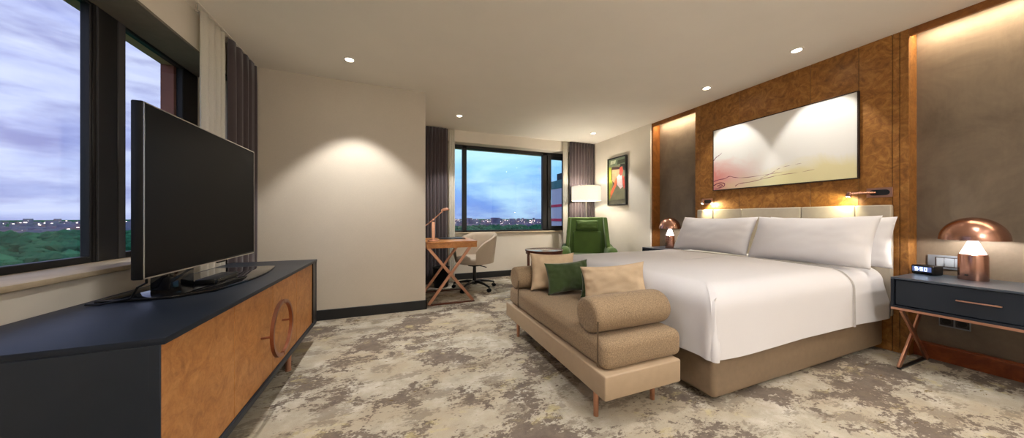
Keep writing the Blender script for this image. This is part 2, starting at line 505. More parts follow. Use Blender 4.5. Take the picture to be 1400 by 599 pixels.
# left window wall: dado, bulkhead, piers
b = BM()
box(b, (-1.78, YB, 0), (-1.30, 3.49, .775)); box(b, (-1.60, YB, 2.215), (-1.30, 3.49, H))
box(b, (-1.60, YB, .775), (-1.30, .2, 2.215)); box(b, (-1.60, 3.20, .775), (-1.34, 3.49, 2.215))
struct('wall_left', b, 'cream')
struct('trim_1', box(BM(), (-1.545, .2, 2.2), (-1.302, 3.3, 2.215)), 'soffit')
b = BM()
box(b, (-1.645, 3.0, .70), (-1.572, 3.55, 2.7)); box(b, (-1.645, -.3, .70), (-1.572, .25, 2.7))
struct('trim_2', b, 'brick')
struct('trim_3', box(BM(), (-1.645, .25, 2.19), (-1.572, 3.0, 2.7)), 'reveal')
struct('trim_4', box(BM(), (-1.575, .1, .775), (-1.282, 3.30, .800), .004, 2), 'stone')
struct('baseboard_left', box(BM(), (-1.30, YB, 0), (-1.285, 3.475, .105), .003, 1), 'blackskirt')

def window(name, parts, panes, kind='x', at=0, depth=.06):
    r = bpy.data.objects.new(name, None); col.objects.link(r); r['kind'] = 'structure'; r['label'] = name.replace('_', ' '); del r['label']
    return r

# left windows (plane x = -1.55)
def win_left(n, y0, y1, z0, z1, extra, gy0, gy1):
    b = BM()
    X0, X1 = -1.57, -1.53
    box(b, (X0, y0, z0), (X1, y1, z0 + .035), .004, 1); box(b, (X0, y0, z1 - .018), (X1, y1, z1), .004, 1)
    for a, c in extra: box(b, (X0, a, z0), (X1, c, z1), .004, 1)
    w = struct('window_%d' % n, b, 'frame_black')
    g = link('pane', box(BM(), (-1.555, gy0 - .01, z0 + .02), (-1.549, gy1 + .01, z1 - .02)), 'glass', w, smooth=0)
    return w
w1 = win_left(1, .2, 2.30, .80, 2.20, ((.2, .26), (2.288, 2.30)), .26, 2.288)
bb = BM(); box(bb, (-1.531, 2.318, .805), (-1.522, 2.326, 2.195)); link('gasket', bb, 'frame_grey', w1)
w2 = win_left(2, 2.30, 3.30, .80, 2.20, ((3.02, 3.30),), 2.50, 3.02)
link('mullion_panel', box(BM(), (-1.57, 2.302, .80), (-1.528, 2.452, 2.20), .003, 1), 'frame_black', w2)
link('frame_post', box(BM(), (-1.57, 2.454, .80), (-1.526, 2.505, 2.20), .003, 1), 'frame_grey', w2)

# far window wall
b = BM()
box(b, (.30, 4.95, 0), (3.57, 5.2, .775)); box(b, (.30, 4.80, 2.285), (3.57, 5.06, H))
box(b, (.30, 4.95, .775), (.86, 5.2, 2.285)); box(b, (3.12, 4.95, .775), (3.57, 5.2, 2.285))
struct('wall_far', b, 'cream')
struct('trim_5', box(BM(), (.86, 5.06, 2.25), (3.12, 5.2, H)), 'reveal')
struct('trim_6', box(BM(), (.80, 4.915, .775), (3.16, 5.07, .798), .004, 2), 'stone')
struct('baseboard_far', box(BM(), (.315, 4.935, 0), (3.57, 4.95, .105), .003, 1), 'blackskirt')
b = BM(); Y0, Y1 = 4.985, 5.05
z0, z1 = .798, 2.285
box(b, (.87, Y0, z0), (3.12, Y1, z0 + .03), .004, 1); box(b, (.87, Y0, z1 - .055), (3.12, Y1, z1), .004, 1)
for a, c in ((.87, .905), (1.035, 1.11), (2.565, 2.66), (3.05, 3.12)): box(b, (a, Y0, z0), (c, Y1, z1), .004, 1)
w3 = struct('window_3', b, 'frame_black')
b = BM()
for lo, hi in (((2.66, 0, z0 + .03), (2.74, 0, z1 - .055)), ((3.00, 0, z0 + .03), (3.05, 0, z1 - .055)), ((2.74, 0, z0 + .03), (3.0, 0, z0 + .09)), ((2.74, 0, z1 - .125), (3.0, 0, z1 - .055))):
    box(b, (lo[0], 4.965, lo[2]), (hi[0], 5.03, hi[2]), .004, 1)
sash = link('sash', b, 'frame_black', w3)
b = BM(); box(b, (2.69, 4.935, 1.26), (2.71, 4.965, 1.38), .004, 1); box(b, (2.685, 4.93, 1.24), (2.715, 4.94, 1.28), .003, 1); link('handle', b, 'frame_grey', sash)
for x0, x1 in ((.905, 1.035), (1.11, 2.565), (2.74, 3.0)):
    link('pane', box(BM(), (x0 - .01, 5.017, z0 + .02), (x1 + .01, 5.023, z1 - .05)), 'glass', w3, smooth=0)

# bed wall: stub, stucco niche backs, burl panelling
struct('wall_right', box(BM(), (3.57, 3.40, 0), (3.9, 5.2, H)), 'cream')
b = BM(); box(b, (3.74, YB, 0), (3.9, 3.40, H)); struct('wall_niche', b, 'stucco')
b = BM()
ys = [2.70, 2.635, 2.44, 2.168, 1.555, 1.246, 1.066, 1.03, .985]
for a, c in zip(ys, ys[1:]):
    box(b, (3.60, c + .0015, 0), (3.74, a - .0015, H), .0015, 1)
struct('wall_headboard', b, 'burl')
struct('trim_7', box(BM(), (3.61, .99, 0), (3.73, 2.695, H - .001)), 'seam')
b = BM()
box(b, (3.60, 3.375, 0), (3.74, 3.40, H), .002, 1)
box(b, (3.60, 2.70, 2.415), (3.625, 3.375, H), .002, 1); box(b, (3.60, YB, 2.415), (3.625, .985, H), .002, 1)
struct('trim_8', b, 'wood_strip')
b = BM(); box(b, (3.672, 2.70, 0), (3.74, 3.375, .105), .003, 1); box(b, (3.672, YB, 0), (3.74, .985, .105), .003, 1)
struct('baseboard_niche', b, 'skirt_wood')
struct('wall_behind', box(BM(), (-1.78, YB - .1, 0), (3.9, YB, H)), 'cream')

# ------------------------------------------------------------------ LED strips and downlights
for y0, y1, lab in ((2.72, 3.36, 'warm light strip behind the lip of the far niche beyond the bed'), (-1.2, .97, 'long warm light strip over the near bedside niche')):
    t = thing('light_strip', (3.645, (y0 + y1) / 2, H), lab, 'light strip')
    link('channel', box(BM(), (3.632, y0, H - .012), (3.66, y1, H), .001, 1), 'steel', t)
    link('diffuser', box(BM(), (3.634, y0 + .01, H - .02), (3.658, y1 - .01, H - .012), .002, 1), 'strip', t)
    l = bpy.data.lights.new('strip_light', 'AREA'); l.shape = 'RECTANGLE'; l.size = .02; l.size_y = y1 - y0 - .02
    l.energy = 4.6 * (y1 - y0); l.color = (1, .80, .56)
    o = bpy.data.objects.new('strip_light', l); col.objects.link(o); o.location = (3.652, (y0 + y1) / 2, H - .024); o.rotation_euler = (0, math.radians(-18), 0)

def spot(loc, watts, size, blend, color=(1, .97, .93), radius=.03, tgt=None):
    l = bpy.data.lights.new('spot_light', 'SPOT'); l.energy = watts; l.spot_size = math.radians(size); l.spot_blend = blend
    l.color = color; l.shadow_soft_size = radius
    o = bpy.data.objects.new('spot_light', l); col.objects.link(o); o.location = loc
    if tgt is not None:
        o.rotation_euler = (Vector(tgt) - Vector(loc)).to_track_quat('-Z', 'Y').to_euler()
    return o

def downlight(x, y, label):
    t = thing('downlight', (x, y, H), label, 'ceiling light', 'recessed ceiling downlights')
    lathe_p = [(.046, .0), (.046, -.006), (.043, -.009), (.034, -.009), (.032, -.005), (.032, 0)]
    b = BM(); lathe(b, lathe_p, (x, y, H), 32, True); link('trim_ring', b, 'trimwhite', t)
    b = BM(); lathe(b, [(0, -.001), (0.0, -.006), (.02, -.0055), (.031, -.003), (.031, -.001)], (x, y, H), 28); link('lens', b, 'lens', t)
    return t
DL = [(-.40, 3.005, 'downlight above the plain partition wall', 70, 84),
      (3.166, 2.241, 'downlight over the far half of the large painting', 24, 58),
      (3.165, 1.456, 'downlight over the near half of the large painting', 24, 58),
      (.81, 4.10, 'downlight above the desk and swivel chair', 60, 90),
      (3.08, 4.13, 'small downlight above the green armchair', 45, 90)]
for x, y, lab, wt, sz in DL:
    downlight(x, y, lab); spot((x, y, H - .015), wt, sz, .35, tgt=(3.58, y, 1.55) if 'painting' in lab else None)
# spots added out of view as fill nearer the camera, no fittings modelled
for x, y, wt in ((1.15, .75, 38), (-.35, .95, 40), (2.35, .15, 34), (.6, -1.0, 60), (2.6, -1.0, 60)):
    spot((x, y, H - .015), wt, 110, .6, radius=.05)

# fill light without a lamp, added behind the camera to brighten the ceiling
l = bpy.data.lights.new('ceiling_fill', 'POINT'); l.energy = 42; l.color = (1, .96, .91); l.shadow_soft_size = .25
o = bpy.data.objects.new('ceiling_fill', l); col.objects.link(o); o.location = (1.3, -1.2, 1.9)

# ------------------------------------------------------------------ curtains
def curtain(name, p0, p1, z0, z1, folds, amp, m, label, cat, seed=0, group=None, flare=0):
    p0, p1 = Vector((*p0, 0)), Vector((*p1, 0)); d = p1 - p0; L = d.length; d.normalize(); n = Vector((-d.y, d.x, 0))
    def fn(u, v):
        ph = 2 * PI * folds * u + noise.noise(Vector((u * 5 + seed, v * .8, 0))) * 1.3
        a = amp * (.75 + .35 * noise.noise(Vector((u * 7, seed, v * .6)))) * (1 - .25 * (v > .96))
        k = math.sin(ph) * .8 + .25 * math.sin(2.1 * ph + seed)
        uu = u + .2 / folds * math.cos(ph * 1.0) * .5
        p = p0 + d * L * uu + n * a * k * .8
        return (p.x, p.y, z0 + (z1 - z0) * v)
    b = BM(); surf(b, fn, int(folds * 16) + 1, 14, recalc=False)
    mid = (p0 + p1) / 2
    o = link(name, b, m, loc=(mid.x, mid.y, z0), smooth=80, mods=(('SOLIDIFY', dict(thickness=.003)),))
    return tag(o, label, cat, group)
curtain('sheer_curtain', (-1.235, 2.61), (-1.235, 2.90), .02, 2.455, 3.6, .024, 'sheer', 'white sheer curtain beside the plum drape behind the television', 'curtain', 1)
curtain('blackout_curtain', (-1.228, 2.945), (-1.228, 3.44), .02, 2.455, 4.5, .034, 'drape', 'plum grey drape in the corner behind the television', 'curtain', 2)
curtain('blackout_curtain', (.34, 4.72), (.755, 4.74), .02, 2.458, 7.5, .03, 'drape', 'plum grey drape hanging behind the desk lamp', 'curtain', 3)
curtain('sheer_curtain', (.772, 4.755), (.862, 4.76), .02, 2.458, 3, .018, 'sheer', 'narrow white sheer curtain at the desk side of the far window', 'curtain', 4)
curtain('sheer_curtain', (2.87, 4.755), (2.97, 4.75), .02, 2.458, 3.5, .018, 'sheer', 'white sheer curtain beside the far window behind the armchair', 'curtain', 5)
curtain('blackout_curtain', (2.99, 4.72), (3.545, 4.72), .02, 2.458, 8.5, .026, 'drape', 'plum grey drape behind the floor lamp', 'curtain', 6)
# curtain track with end bracket at the left window
t = thing('curtain_track', (-1.235, 2.8, H), 'thin ceiling curtain track above the left window', 'curtain track')
link('rail', box(BM(), (-1.248, .3, H - .007), (-1.222, 3.47, H), .001, 1), 'trimwhite', t)
b = BM(); cyl(b, (-1.235, 2.575, H - .007), (-1.235, 2.575, H - .05), .005, seg=12); tube(b, [(-1.235 + .012 * math.cos(a), 2.575 + .012 * math.sin(a), H - .06) for a in [2 * PI * i / 14 for i in range(14)]], .003, 6, True)
link('hook', b, 'steel', t)

# ------------------------------------------------------------------ TV cabinet
CX0, CX1, CY0, CY1, CZ0, CZ1 = -1.20, -.636, 1.17, 2.93, .155, .69
t = thing('tv_cabinet', (-.93, 2.05, 0), 'long dark slate sideboard with burl wood doors under the television', 'sideboard')
b = BM()
box(b, (CX0, CY0, CZ0), (CX1 - .030, CY0 + .022, CZ1 - .02), .0015, 1); box(b, (CX1 - .032, CY0, CZ0), (CX1 - .006, CY0 + .005, CZ1 - .02), .001, 1); box(b, (CX0, CY1 - .022, CZ0), (CX1 - .0, CY1, CZ1 - .02), .0015, 1)
box(b, (CX0, CY0, CZ0), (CX1 - .0, CY1, CZ0 + .028), .0015, 1); box(b, (CX0, CY0 + .02, CZ0 + .02), (CX0 + .015, CY1 - .02, CZ1 - .02))
box(b, (CX0, 2.008, CZ0 + .02), (CX1 - .05, 2.022, CZ1 - .02))
link('carcass', b, 'navy', t)
link('top', box(BM(), (CX0, CY0, CZ1 - .02), (CX1 + .004, CY1, CZ1), .002, 2), 'navy_top', t)
link('end_panel', box(BM(), (CX1 - .03, CY1 - .10, CZ0 + .028), (CX1 - .002, CY1 - .022, CZ1 - .02), .001, 1), 'black', t)
def arc_handle(b, side):
    yc, zc, R, xx = 2.011, .425, .146, CX1 + .036
    a0, a1 = (PI / 2, 3 * PI / 2) if side < 0 else (-PI / 2, PI / 2)
    g = .004 / R
    a0 += g; a1 -= g
    n = 40; t2 = bmesh.new(); rows = []
    for i in range(n + 1):
        a = a0 + (a1 - a0) * i / n
        row = []
        for dr, dx in ((-.009, -.008), (.009, -.008), (.009, .008), (-.009, .008)):
            row.append(t2.verts.new((xx + dx, yc + (R + dr) * math.cos(a), zc + (R + dr) * math.sin(a))))
        rows.append(row)
    for A, B in zip(rows, rows[1:]):
        for k in range(4): t2.faces.new((A[k], A[(k + 1) % 4], B[(k + 1) % 4], B[k]))
    t2.faces.new(rows[0][::-1]); t2.faces.new(rows[-1])
    bmesh.ops.recalc_face_normals(t2, faces=t2.faces[:])
    _merge(b, t2)
    cyl(b, (CX1 - .014, yc + side * R, zc), (xx - .004, yc + side * R, zc), .006, seg=14)
    return b
for i, (a, c) in enumerate(((1.175, 1.60), (1.60, 2.015), (2.015, 2.43), (2.43, 2.828))):
    d = link('door', box(BM(), (CX1 - .028, a + .0015, CZ0 + .03), (CX1 - .010, c - .0015, CZ1 - .022), .0012, 1), 'burl_door', t)
    if i in (1, 2):
        h = link('handle', arc_handle(BM(), -1 if i == 1 else 1), 'copper_dark', d)
        h['label'] = 'half ring copper handle'
for x, y in ((-.69, 1.42), (-1.12, 1.42), (-.69, 2.42), (-1.12, 2.42)):
    b = BM(); cyl(b, (x, y, 0), (x, y, .012), .018, .018, 20, .003); cyl(b, (x, y, .012), (x, y, CZ0), .016, .018, 20)
    link('leg', b, 'copper_leg', t)

# ------------------------------------------------------------------ television
TX = -.93
t = thing('television', (TX, 2.1, CZ1), 'large flat television with black screen standing on the sideboard', 'television')
y0, y1, z0, z1 = 1.603, 2.57, .795, 1.502
link('bezel', box(BM(), (TX - .036, y0, z0), (TX, y1, z1), .006, 2), 'plastic', t)
link('screen', box(BM(), (TX - .002, y0 + .010, z0 + .016), (TX + .0015, y1 - .010, z1 - .010), .0005, 1), 'tvscreen', t)
b = BM()
for lo, hi in (((y0 + .004, z0 + .002), (y1 - .004, z0 + .007)), ((y0 + .004, z1 - .007), (y1 - .004, z1 - .003)), ((y0 + .004, z0 + .004), (y0 + .007, z1 - .004)), ((y1 - .007, z0 + .004), (y1 - .004, z1 - .004))):
    box(b, (TX - .002, lo[0], lo[1]), (TX + .002, hi[0], hi[1]))
link('edge_trim', b, 'steel', t)
link('rear_housing', box(BM(), (TX - .075, y0 + .16, z0 + .05), (TX - .034, y1 - .16, z1 - .2), .015, 3), 'plastic', t)
link('sensor', box(BM(), (TX - .012, 2.13, z0 - .008), (TX - .001, 2.21, z0 + .004), .003, 2), 'plastic', t)
link('neck', box(BM(), (-1.0, 1.76, CZ1 + .010), (-.935, 1.93, z0 + .09), .006, 2), 'tvglass', t)
pts = [(-1.14, 1.72), (-.905, 1.72), (-.80, 1.82)] + [(-.80 + .045 * math.sin(PI * i / 10), 1.82 + .72 * i / 10) for i in range(1, 10)] + [(-.80, 2.54), (-.84, 2.56), (-1.14, 2.56)]
b = BM(); prism(b, pts, 'z', CZ1, CZ1 + .013, .002, 2); link('stand_plate', b, 'tvglass', t)
b = BM(); tube(b, [(TX - .02, 1.655, z0 + .02), (TX - .022, 1.66, z0 - .02), (TX - .06, 1.68, z0 - .04), (-1.02, 1.70, CZ1 + .02), (-1.10, 1.69, CZ1 + .005), (-1.15, 1.70, CZ1 + .005)], .004, 8); link('cable', b, 'plastic', t)
t = thing('set_top_box', (-.90, 2.07, CZ1 + .013), 'small black box lying on the glossy television stand', 'media box')
link('casing', box(BM(), (-.945, 1.95, CZ1 + .0135), (-.865, 2.19, CZ1 + .038), .004, 2), 'plastic', t)
link('front_panel', box(BM(), (-.868, 1.975, CZ1 + .018), (-.8635, 2.165, CZ1 + .032), .001, 1), 'tvglass', t)

# ------------------------------------------------------------------ bed
BY0, BY1 = 1.11, 2.68
t = thing('bed', (2.6, 1.89, 0), 'wide bed on a taupe leather base facing the bench', 'bed')
b = BM(); box(b, (1.63, BY0, .03), (3.597, BY1, .272), .03, 4); link('base', b, 'bedbase', t)
for x in (1.75, 3.38):
    for y in (BY0 + .09, BY1 - .09):
        b = BM(); cyl(b, (x, y, 0), (x, y, .034), .03, .026, 20, .004); link('foot', b, 'black', t)
# mattress wrapped in the sheet
def sheet_box(u, v): pass
b = BM(); box(b, (1.66, BY0 - .022, .274), (3.62, BY1 + .01, .652), .11, 8)
bmesh.ops.subdivide_edges(b, edges=[e for e in b.edges if e.calc_length() > .25], cuts=14, use_grid_fill=True)
for v in b.verts:
    n_ = noise.noise(v.co * 4.0) * .006 + noise.noise(Vector((v.co.x * 16, v.co.y * 3, v.co.z * 3))) * .004
    v.co.x = min(v.co.x, 3.54)
    if v.co.y < BY0 + .12 and v.co.z < .46:
        v.co.y = BY0 - .022 - .03 * max(0, min(1, (v.co.x - 3.05) / .4)) + n_ * .8
        if v.co.z < .3: v.co.z = .266
    elif v.co.z > .6: v.co.z += n_
mt = link('mattress', b, 'white', t, smooth=60)
mt['label'] = 'mattress wrapped in a white sheet'

# duvet, draped as nested U outlines (near side, foot, far side)
DX0, DX1, DYN, DYF, DZ0, DZ1 = 1.575, 3.035, 1.072, 2.71, .268, .665
def duvet_pt(q, lev):
    # lev: list (inset d, z)
    d, z = lev
    # outline param: near side (0..a), foot (a..b), far side (b..1)
    a, bq = .42, .62
    x0, yn, yf = DX0 + d, DYN + d, DYF - d
    R = .05
    if q < a:
        s = q / a; x = DX1 + (x0 - DX1) * s; y = yn
        dist = (x - x0)
        if dist < R:
            th = (1 - dist / R); y = yn + R * (1 - math.cos(th * PI / 4)) * .6; x = x0 + dist * .8 + R * .06
        nrm = Vector((0, -1, 0))
    elif q < bq:
        s = (q - a) / (bq - a); y = yn + (yf - yn) * s; x = x0
        dist = min(y - yn, yf - y)
        if dist < R:
            th = (1 - dist / R); x = x0 + R * (1 - math.cos(th * PI / 4)) * .6
        nrm = Vector((-1, 0, 0))
    else:
        s = (q - bq) / (1 - bq); x = x0 + (DX1 - x0) * s; y = yf
        nrm = Vector((0, 1, 0))
    p = Vector((x, y, z))
    side = max(0, min(1, (DZ1 - .03 - z) / .3))
    w = noise.noise(Vector((x * 2.3, y * 2.3, z * 1.2))) * .010 + noise.noise(Vector((x * 6, y * 6, z * 1.5 + 4))) * .004
    p += nrm * (w * .8 * (side > 0)) + Vector((0, 0, w * .55 * (1 if d > .03 else 0)))
    # tucked pleat at the foot corners
    for qc in (a, bq):
        e = (q - qc)
        p += nrm * side * (.020 * math.exp(-((e - .003) / .0045) ** 2) - .012 * math.exp(-((e + .009) / .005) ** 2))
    # hem droop and slight lift
    if z < DZ0 + .02: p.z += .012 * noise.noise(Vector((x * 3, y * 3, 0)))
    return p
levs = [(.012, DZ0 - .0), (0, DZ0)] + [(.004 * i / 8, DZ0 + (DZ1 - .13 - DZ0) * i / 8) for i in range(1, 9)]
for i in range(1, 9):
    th = i / 8 * PI / 2
    levs.append((.004 + .13 * (1 - math.cos(th)), DZ1 - .13 + .13 * math.sin(th)))
for i in range(1, 25):
    dd = .134 + (.8185 - .134) * i / 24
    levs.append((dd, DZ1 + .008 * math.sin(i / 24 * PI / 2)))
qs = []
for i in range(61): qs.append(.42 * (1 - (1 - i / 60) ** 1.6))
for i in range(1, 51):
    s = i / 50; qs.append(.42 + .2 * (3 * s * s - 2 * s ** 3))
for i in range(1, 41): qs.append(.62 + .38 * i / 40)
b = BM()
g = [[b.verts.new(duvet_pt(q, lv)) for lv in levs] for q in qs]
for i in range(len(qs) - 1):
    for j in range(len(levs) - 1):
        b.faces.new((g[i][j], g[i][j + 1], g[i + 1][j + 1], g[i + 1][j]))
bmesh.ops.recalc_face_normals(b, faces=b.faces[:])
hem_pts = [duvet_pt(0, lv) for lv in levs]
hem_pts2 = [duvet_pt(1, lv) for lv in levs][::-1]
t = thing('duvet', (2.3, 1.89, DZ1), 'smooth white duvet spread over the bed', 'duvet')
cv = link('cover', b, 'white', t, smooth=70, mods=(('SOLIDIFY', dict(thickness=.012, offset=-1)),))
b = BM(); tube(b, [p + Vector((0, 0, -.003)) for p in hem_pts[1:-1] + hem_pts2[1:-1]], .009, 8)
link('hem', b, 'hem_shade', t)
# corner tuck: gathered roll of cloth hanging at the near foot corner
def tuck(yc):
    b = BM(); s = -1 if yc < 1.8 else 1
    pts = []; rr = []
    for i in range(14):
        k = i / 13
        pts.append((DX0 + .012 + .004 * math.sin(k * 6) + .05 * k ** 4, yc + s * (.001 + .004 * math.sin(k * 8 + 1) - .06 * k ** 4), DZ0 + .002 + .33 * k))
        rr.append(.024 * (1 - k ** 2.5) * (.86 + .14 * math.sin(k * 9)) + .003)
    return tube(b, pts, rr, 12)
link('corner_tuck', tuck(DYN + .012), 'white', t)

# bed pillows, leaning on the headboard
def bed_pillow(yc, w, xb, zb, xt, zt, label, seed, th=.19, sag=.02, tilt=0):
    m = frame_m((xb, yc, zb), (0, -1, tilt), (xt - xb, 0, zt - zb))
    h = math.hypot(xt - xb, zt - zb)
    b = BM(); pillow(b, w, h, th, m, seed, .0035, 34, .05, sag)
    o = link('bed_pillow', b, 'white2', loc=(xb, yc, zb), smooth=75)
    return tag(o, label, 'pillow', 'white pillows against the headboard')
bed_pillow(1.415, .79, 3.12, .672, 3.31, 1.055, 'front white pillow nearest the bedside clock', 3, .19, .016, .01)
bed_pillow(2.225, .80, 3.13, .676, 3.32, 1.05, 'white pillow on the far half of the bed', 9, .19, .016)
bed_pillow(1.40, .80, 3.385, .665, 3.465, 1.05, 'rear white pillow showing behind the near front pillow', 15, .13, .012)

# headboard
t = thing('headboard', (3.54, 1.83, .3), 'low cream leather headboard fixed to the burl wall', 'headboard')
hy = [2.635, 2.43, 2.12, 1.60, 1.25, 1.052]
for a, c in zip(hy, hy[1:]):
    b = BM(); box(b, (3.545, c + .001, .28), (3.585, a - .001, 1.142), .012, 4); link('panel', b, 'headboard', t)
link('backing', box(BM(), (3.583, 1.07, .28), (3.598, 2.62, 1.13)), 'seam', t)

# ------------------------------------------------------------------ big painting
t = thing('painting', (3.58, 1.84, 1.38), 'wide white abstract painting with yellow and pink washes above the bed', 'painting')
ya, yb, za, zb = 1.245, 2.443, 1.376, 2.092
b = BM()
box(b, (3.57, ya - .008, za - .008), (3.60, ya, zb + .008), .001, 1); box(b, (3.57, yb, za - .008), (3.60, yb + .008, zb + .008), .001, 1)
box(b, (3.57, ya, za - .008), (3.60, yb, za), .001, 1); box(b, (3.57, ya, zb), (3.60, yb, zb + .008), .001, 1)
link('frame', b, 'seam', t)
link('canvas', box(BM(), (3.576, ya, za), (3.60, yb, zb)), 'art', t, smooth=0)
def stroke(pts, r0, r1):
    b = BM(); P = []
    n = 40
    for i in range(n + 1):
        k = i / n * (len(pts) - 1); a = min(int(k), len(pts) - 2); f = k - a
        p0 = pts[max(a - 1, 0)]; p1 = pts[a]; p2 = pts[a + 1]; p3 = pts[min(a + 2, len(pts) - 1)]
        cr = lambda q0, q1, q2, q3: .5 * (2 * q1 + (q2 - q0) * f + (2 * q0 - 5 * q1 + 4 * q2 - q3) * f * f + (3 * q1 - q0 - 3 * q2 + q3) * f ** 3)
        P.append((3.5762, cr(p0[0], p1[0], p2[0], p3[0]), cr(p0[1], p1[1], p2[1], p3[1])))
    R = [r0 + (r1 - r0) * i / n + .0008 * math.sin(i * .9) for i in range(n + 1)]
    tube(b, P, R, 6)
    for v in b.verts: v.co.x = 3.5762 + (v.co.x - 3.5762) * .25
    return b
for pts, r0, r1 in (([(2.44, 1.48), (2.38, 1.495), (2.31, 1.50), (2.26, 1.52), (2.2, 1.50), (2.1, 1.485), (1.9, 1.49), (1.75, 1.50)], .005, .0015),
                    ([(2.44, 1.43), (2.40, 1.45), (2.35, 1.455), (2.315, 1.44), (2.325, 1.41), (2.36, 1.40), (2.39, 1.392), (2.43, 1.385)], .007, .003),
                    ([(2.40, 1.42), (2.365, 1.432), (2.34, 1.425), (2.36, 1.41), (2.385, 1.405)], .006, .004),
                    ([(2.44, 1.735), (2.415, 1.765), (2.37, 1.79), (2.345, 1.81)], .006, .0015),
                    ([(2.20, 1.40), (2.15, 1.425), (2.05, 1.43), (1.92, 1.45), (1.78, 1.47), (1.62, 1.475), (1.5, 1.49)], .004, .001),
                    ([(1.95, 1.455), (1.85, 1.50), (1.76, 1.545), (1.6, 1.56)], .002, .001)):
    link('paint_line', stroke(pts, r0, r1), 'stroke', t)

# ------------------------------------------------------------------ small picture on the right wall
t = thing('framed_picture', (3.55, 4.1, 1.26), 'portrait format colour print in a black frame above the armchair corner', 'picture')
ya, yb, za, zb = 3.865, 4.325, 1.262, 2.092
b = BM()
for lo, hi in (((ya, za), (ya + .022, zb)), ((yb - .022, za), (yb, zb)), ((ya + .022, za), (yb - .022, za + .022)), ((ya + .022, zb - .022), (yb - .022, zb))):
    box(b, (3.527, lo[0], lo[1]), (3.57, hi[0], hi[1]), .002, 1)
link('frame', b, 'black', t)
link('print', box(BM(), (3.545, ya + .02, za + .02), (3.56, yb - .02, zb - .02)), plain('print_olive', S(120, 118, 92), .35, var=.25, scale=6), t)
def patch(pts, c, lay, nm):
    # pts in (0..1 from left edge, 0..1 from bottom)
    W, Hh = yb - ya - .044, zb - za - .044
    pp = [(yb - .022 - p[0] * W, za + .022 + p[1] * Hh) for p in pts]
    b = BM(); prism(b, pp, 'x', 3.545 - .0006 * lay, 3.546)
    link('paint_patch', b, plain(nm, c, .35, var=.2, scale=14), t, smooth=0)
patch([(0, .10), (.05, .10), (.30, .66), (.32, .80), (0, .84)], S(150, 160, 60), 1, 'print_lime')
patch([(0, .84), (1, .84), (1, 1), (0, 1)], S(110, 124, 104), 1, 'print_sage')
patch([(.1, .89), (.4, .9), (.45, .97), (.12, .97)], S(200, 206, 180), 2, 'print_pale')
patch([(.5, .86), (.95, .88), (.95, .96), (.55, .95)], S(64, 72, 58), 2, 'print_moss')
patch([(.16, .80), (.2, .83), (.74, .80), (.76, .60), (.6, .40), (.3, .42), (.16, .56)], S(58, 40, 40), 2, 'print_maroon')
patch([(.2, .77), (.66, .75), (.66, .62), (.5, .5), (.34, .46), (.22, .52)], S(176, 142, 106), 3, 'print_sand')
patch([(.08, .12), (.12, .28), (.32, .42), (.44, .58), (.54, .56), (.46, .40), (.22, .22)], S(226, 110, 70), 4, 'print_orange')
patch([(.50, .58), (.62, .64), (.80, .60), (.84, .36), (.70, .32), (.52, .42)], S(226, 204, 200), 5, 'print_white')
patch([(.64, .66), (.68, .78), (.80, .80), (.86, .70), (.80, .62), (.70, .60)], S(206, 78, 66), 6, 'print_red')
patch([(.82, .60), (.92, .58), (.98, .36), (.90, .30), (.85, .42)], S(214, 90, 74), 6, 'print_coral')
patch([(.66, .80), (.72, .86), (.94, .84), (.98, .70), (.88, .72), (.84, .80)], S(46, 48, 46), 7, 'print_charcoal')
patch([(0, 0), (1, 0), (1, .10), (.05, .08)], S(84, 82, 66), 2, 'print_umber')

# ------------------------------------------------------------------ nightstands
def nightstand(y0, y1, label):
    x0, x1, zb, zt = 3.20, 3.665, .425, .632
    t = thing('nightstand', (3.43, (y0 + y1) / 2, 0), label, 'nightstand', 'slate nightstands beside the bed')
    b = BM()
    link('top', box(BM(), (x0, y0, zt - .014), (x1, y1, zt), .002, 1), 'slate_top_lit', t)
    box(b, (x0, y0, zb), (x1, y0 + .014, zt - .014), .001, 1); box(b, (x0, y1 - .014, zb), (x1, y1, zt - .014), .001, 1)
    box(b, (x0, y0 + .014, zb), (x1, y1 - .014, zb + .014), .001, 1); box(b, (x1 - .012, y0 + .014, zb + .014), (x1, y1 - .014, zt - .014))
    link('body', b, 'navy_top', t)
    d = link('drawer', box(BM(), (x0 + .012, y0 + .018, zb + .018), (x1 - .02, y1 - .018, zt - .018), .002, 1), 'navy', t)
    yc = (y0 + y1) / 2 + .03
    b = BM(); box(b, (x0 - .012, yc - .075, zb + .105), (x0 + .0, yc + .075, zb + .113), .002, 2)
    box(b, (x0 - .004, yc - .06, zb + .106), (x0 + .013, yc - .05, zb + .112)); box(b, (x0 - .004, yc + .05, zb + .106), (x0 + .013, yc + .06, zb + .112))
    link('handle', b, 'copper', d)
    link('trim_rail', box(BM(), (x0, y0, zb - .016), (x1, y1, zb), .001, 1), 'copper', t)
    for yy in (y1 - .03, y0 + .03):
        for xa, xc, o in ((3.215, 3.635, .0), (3.635, 3.215, .0126)):
            b = BM(); beam(b, (xa, yy - o, .006), (xc, yy - o, zb - .014), .012, .036, up=(0, 1, 0) if 0 else (1, 0, 0))
            lg = link('leg', b, 'copper_leg', t)
        link('floor_bar', box(BM(), (3.21, yy - .013, 0), (3.645, yy + .007, .010), .001, 1), 'black', t)
    return t
nightstand(.23, .955, 'long slate nightstand with clock and copper lamp beside the near side of the bed')
nightstand(2.735, 3.187, 'slate nightstand mostly hidden beyond the far side of the bed')

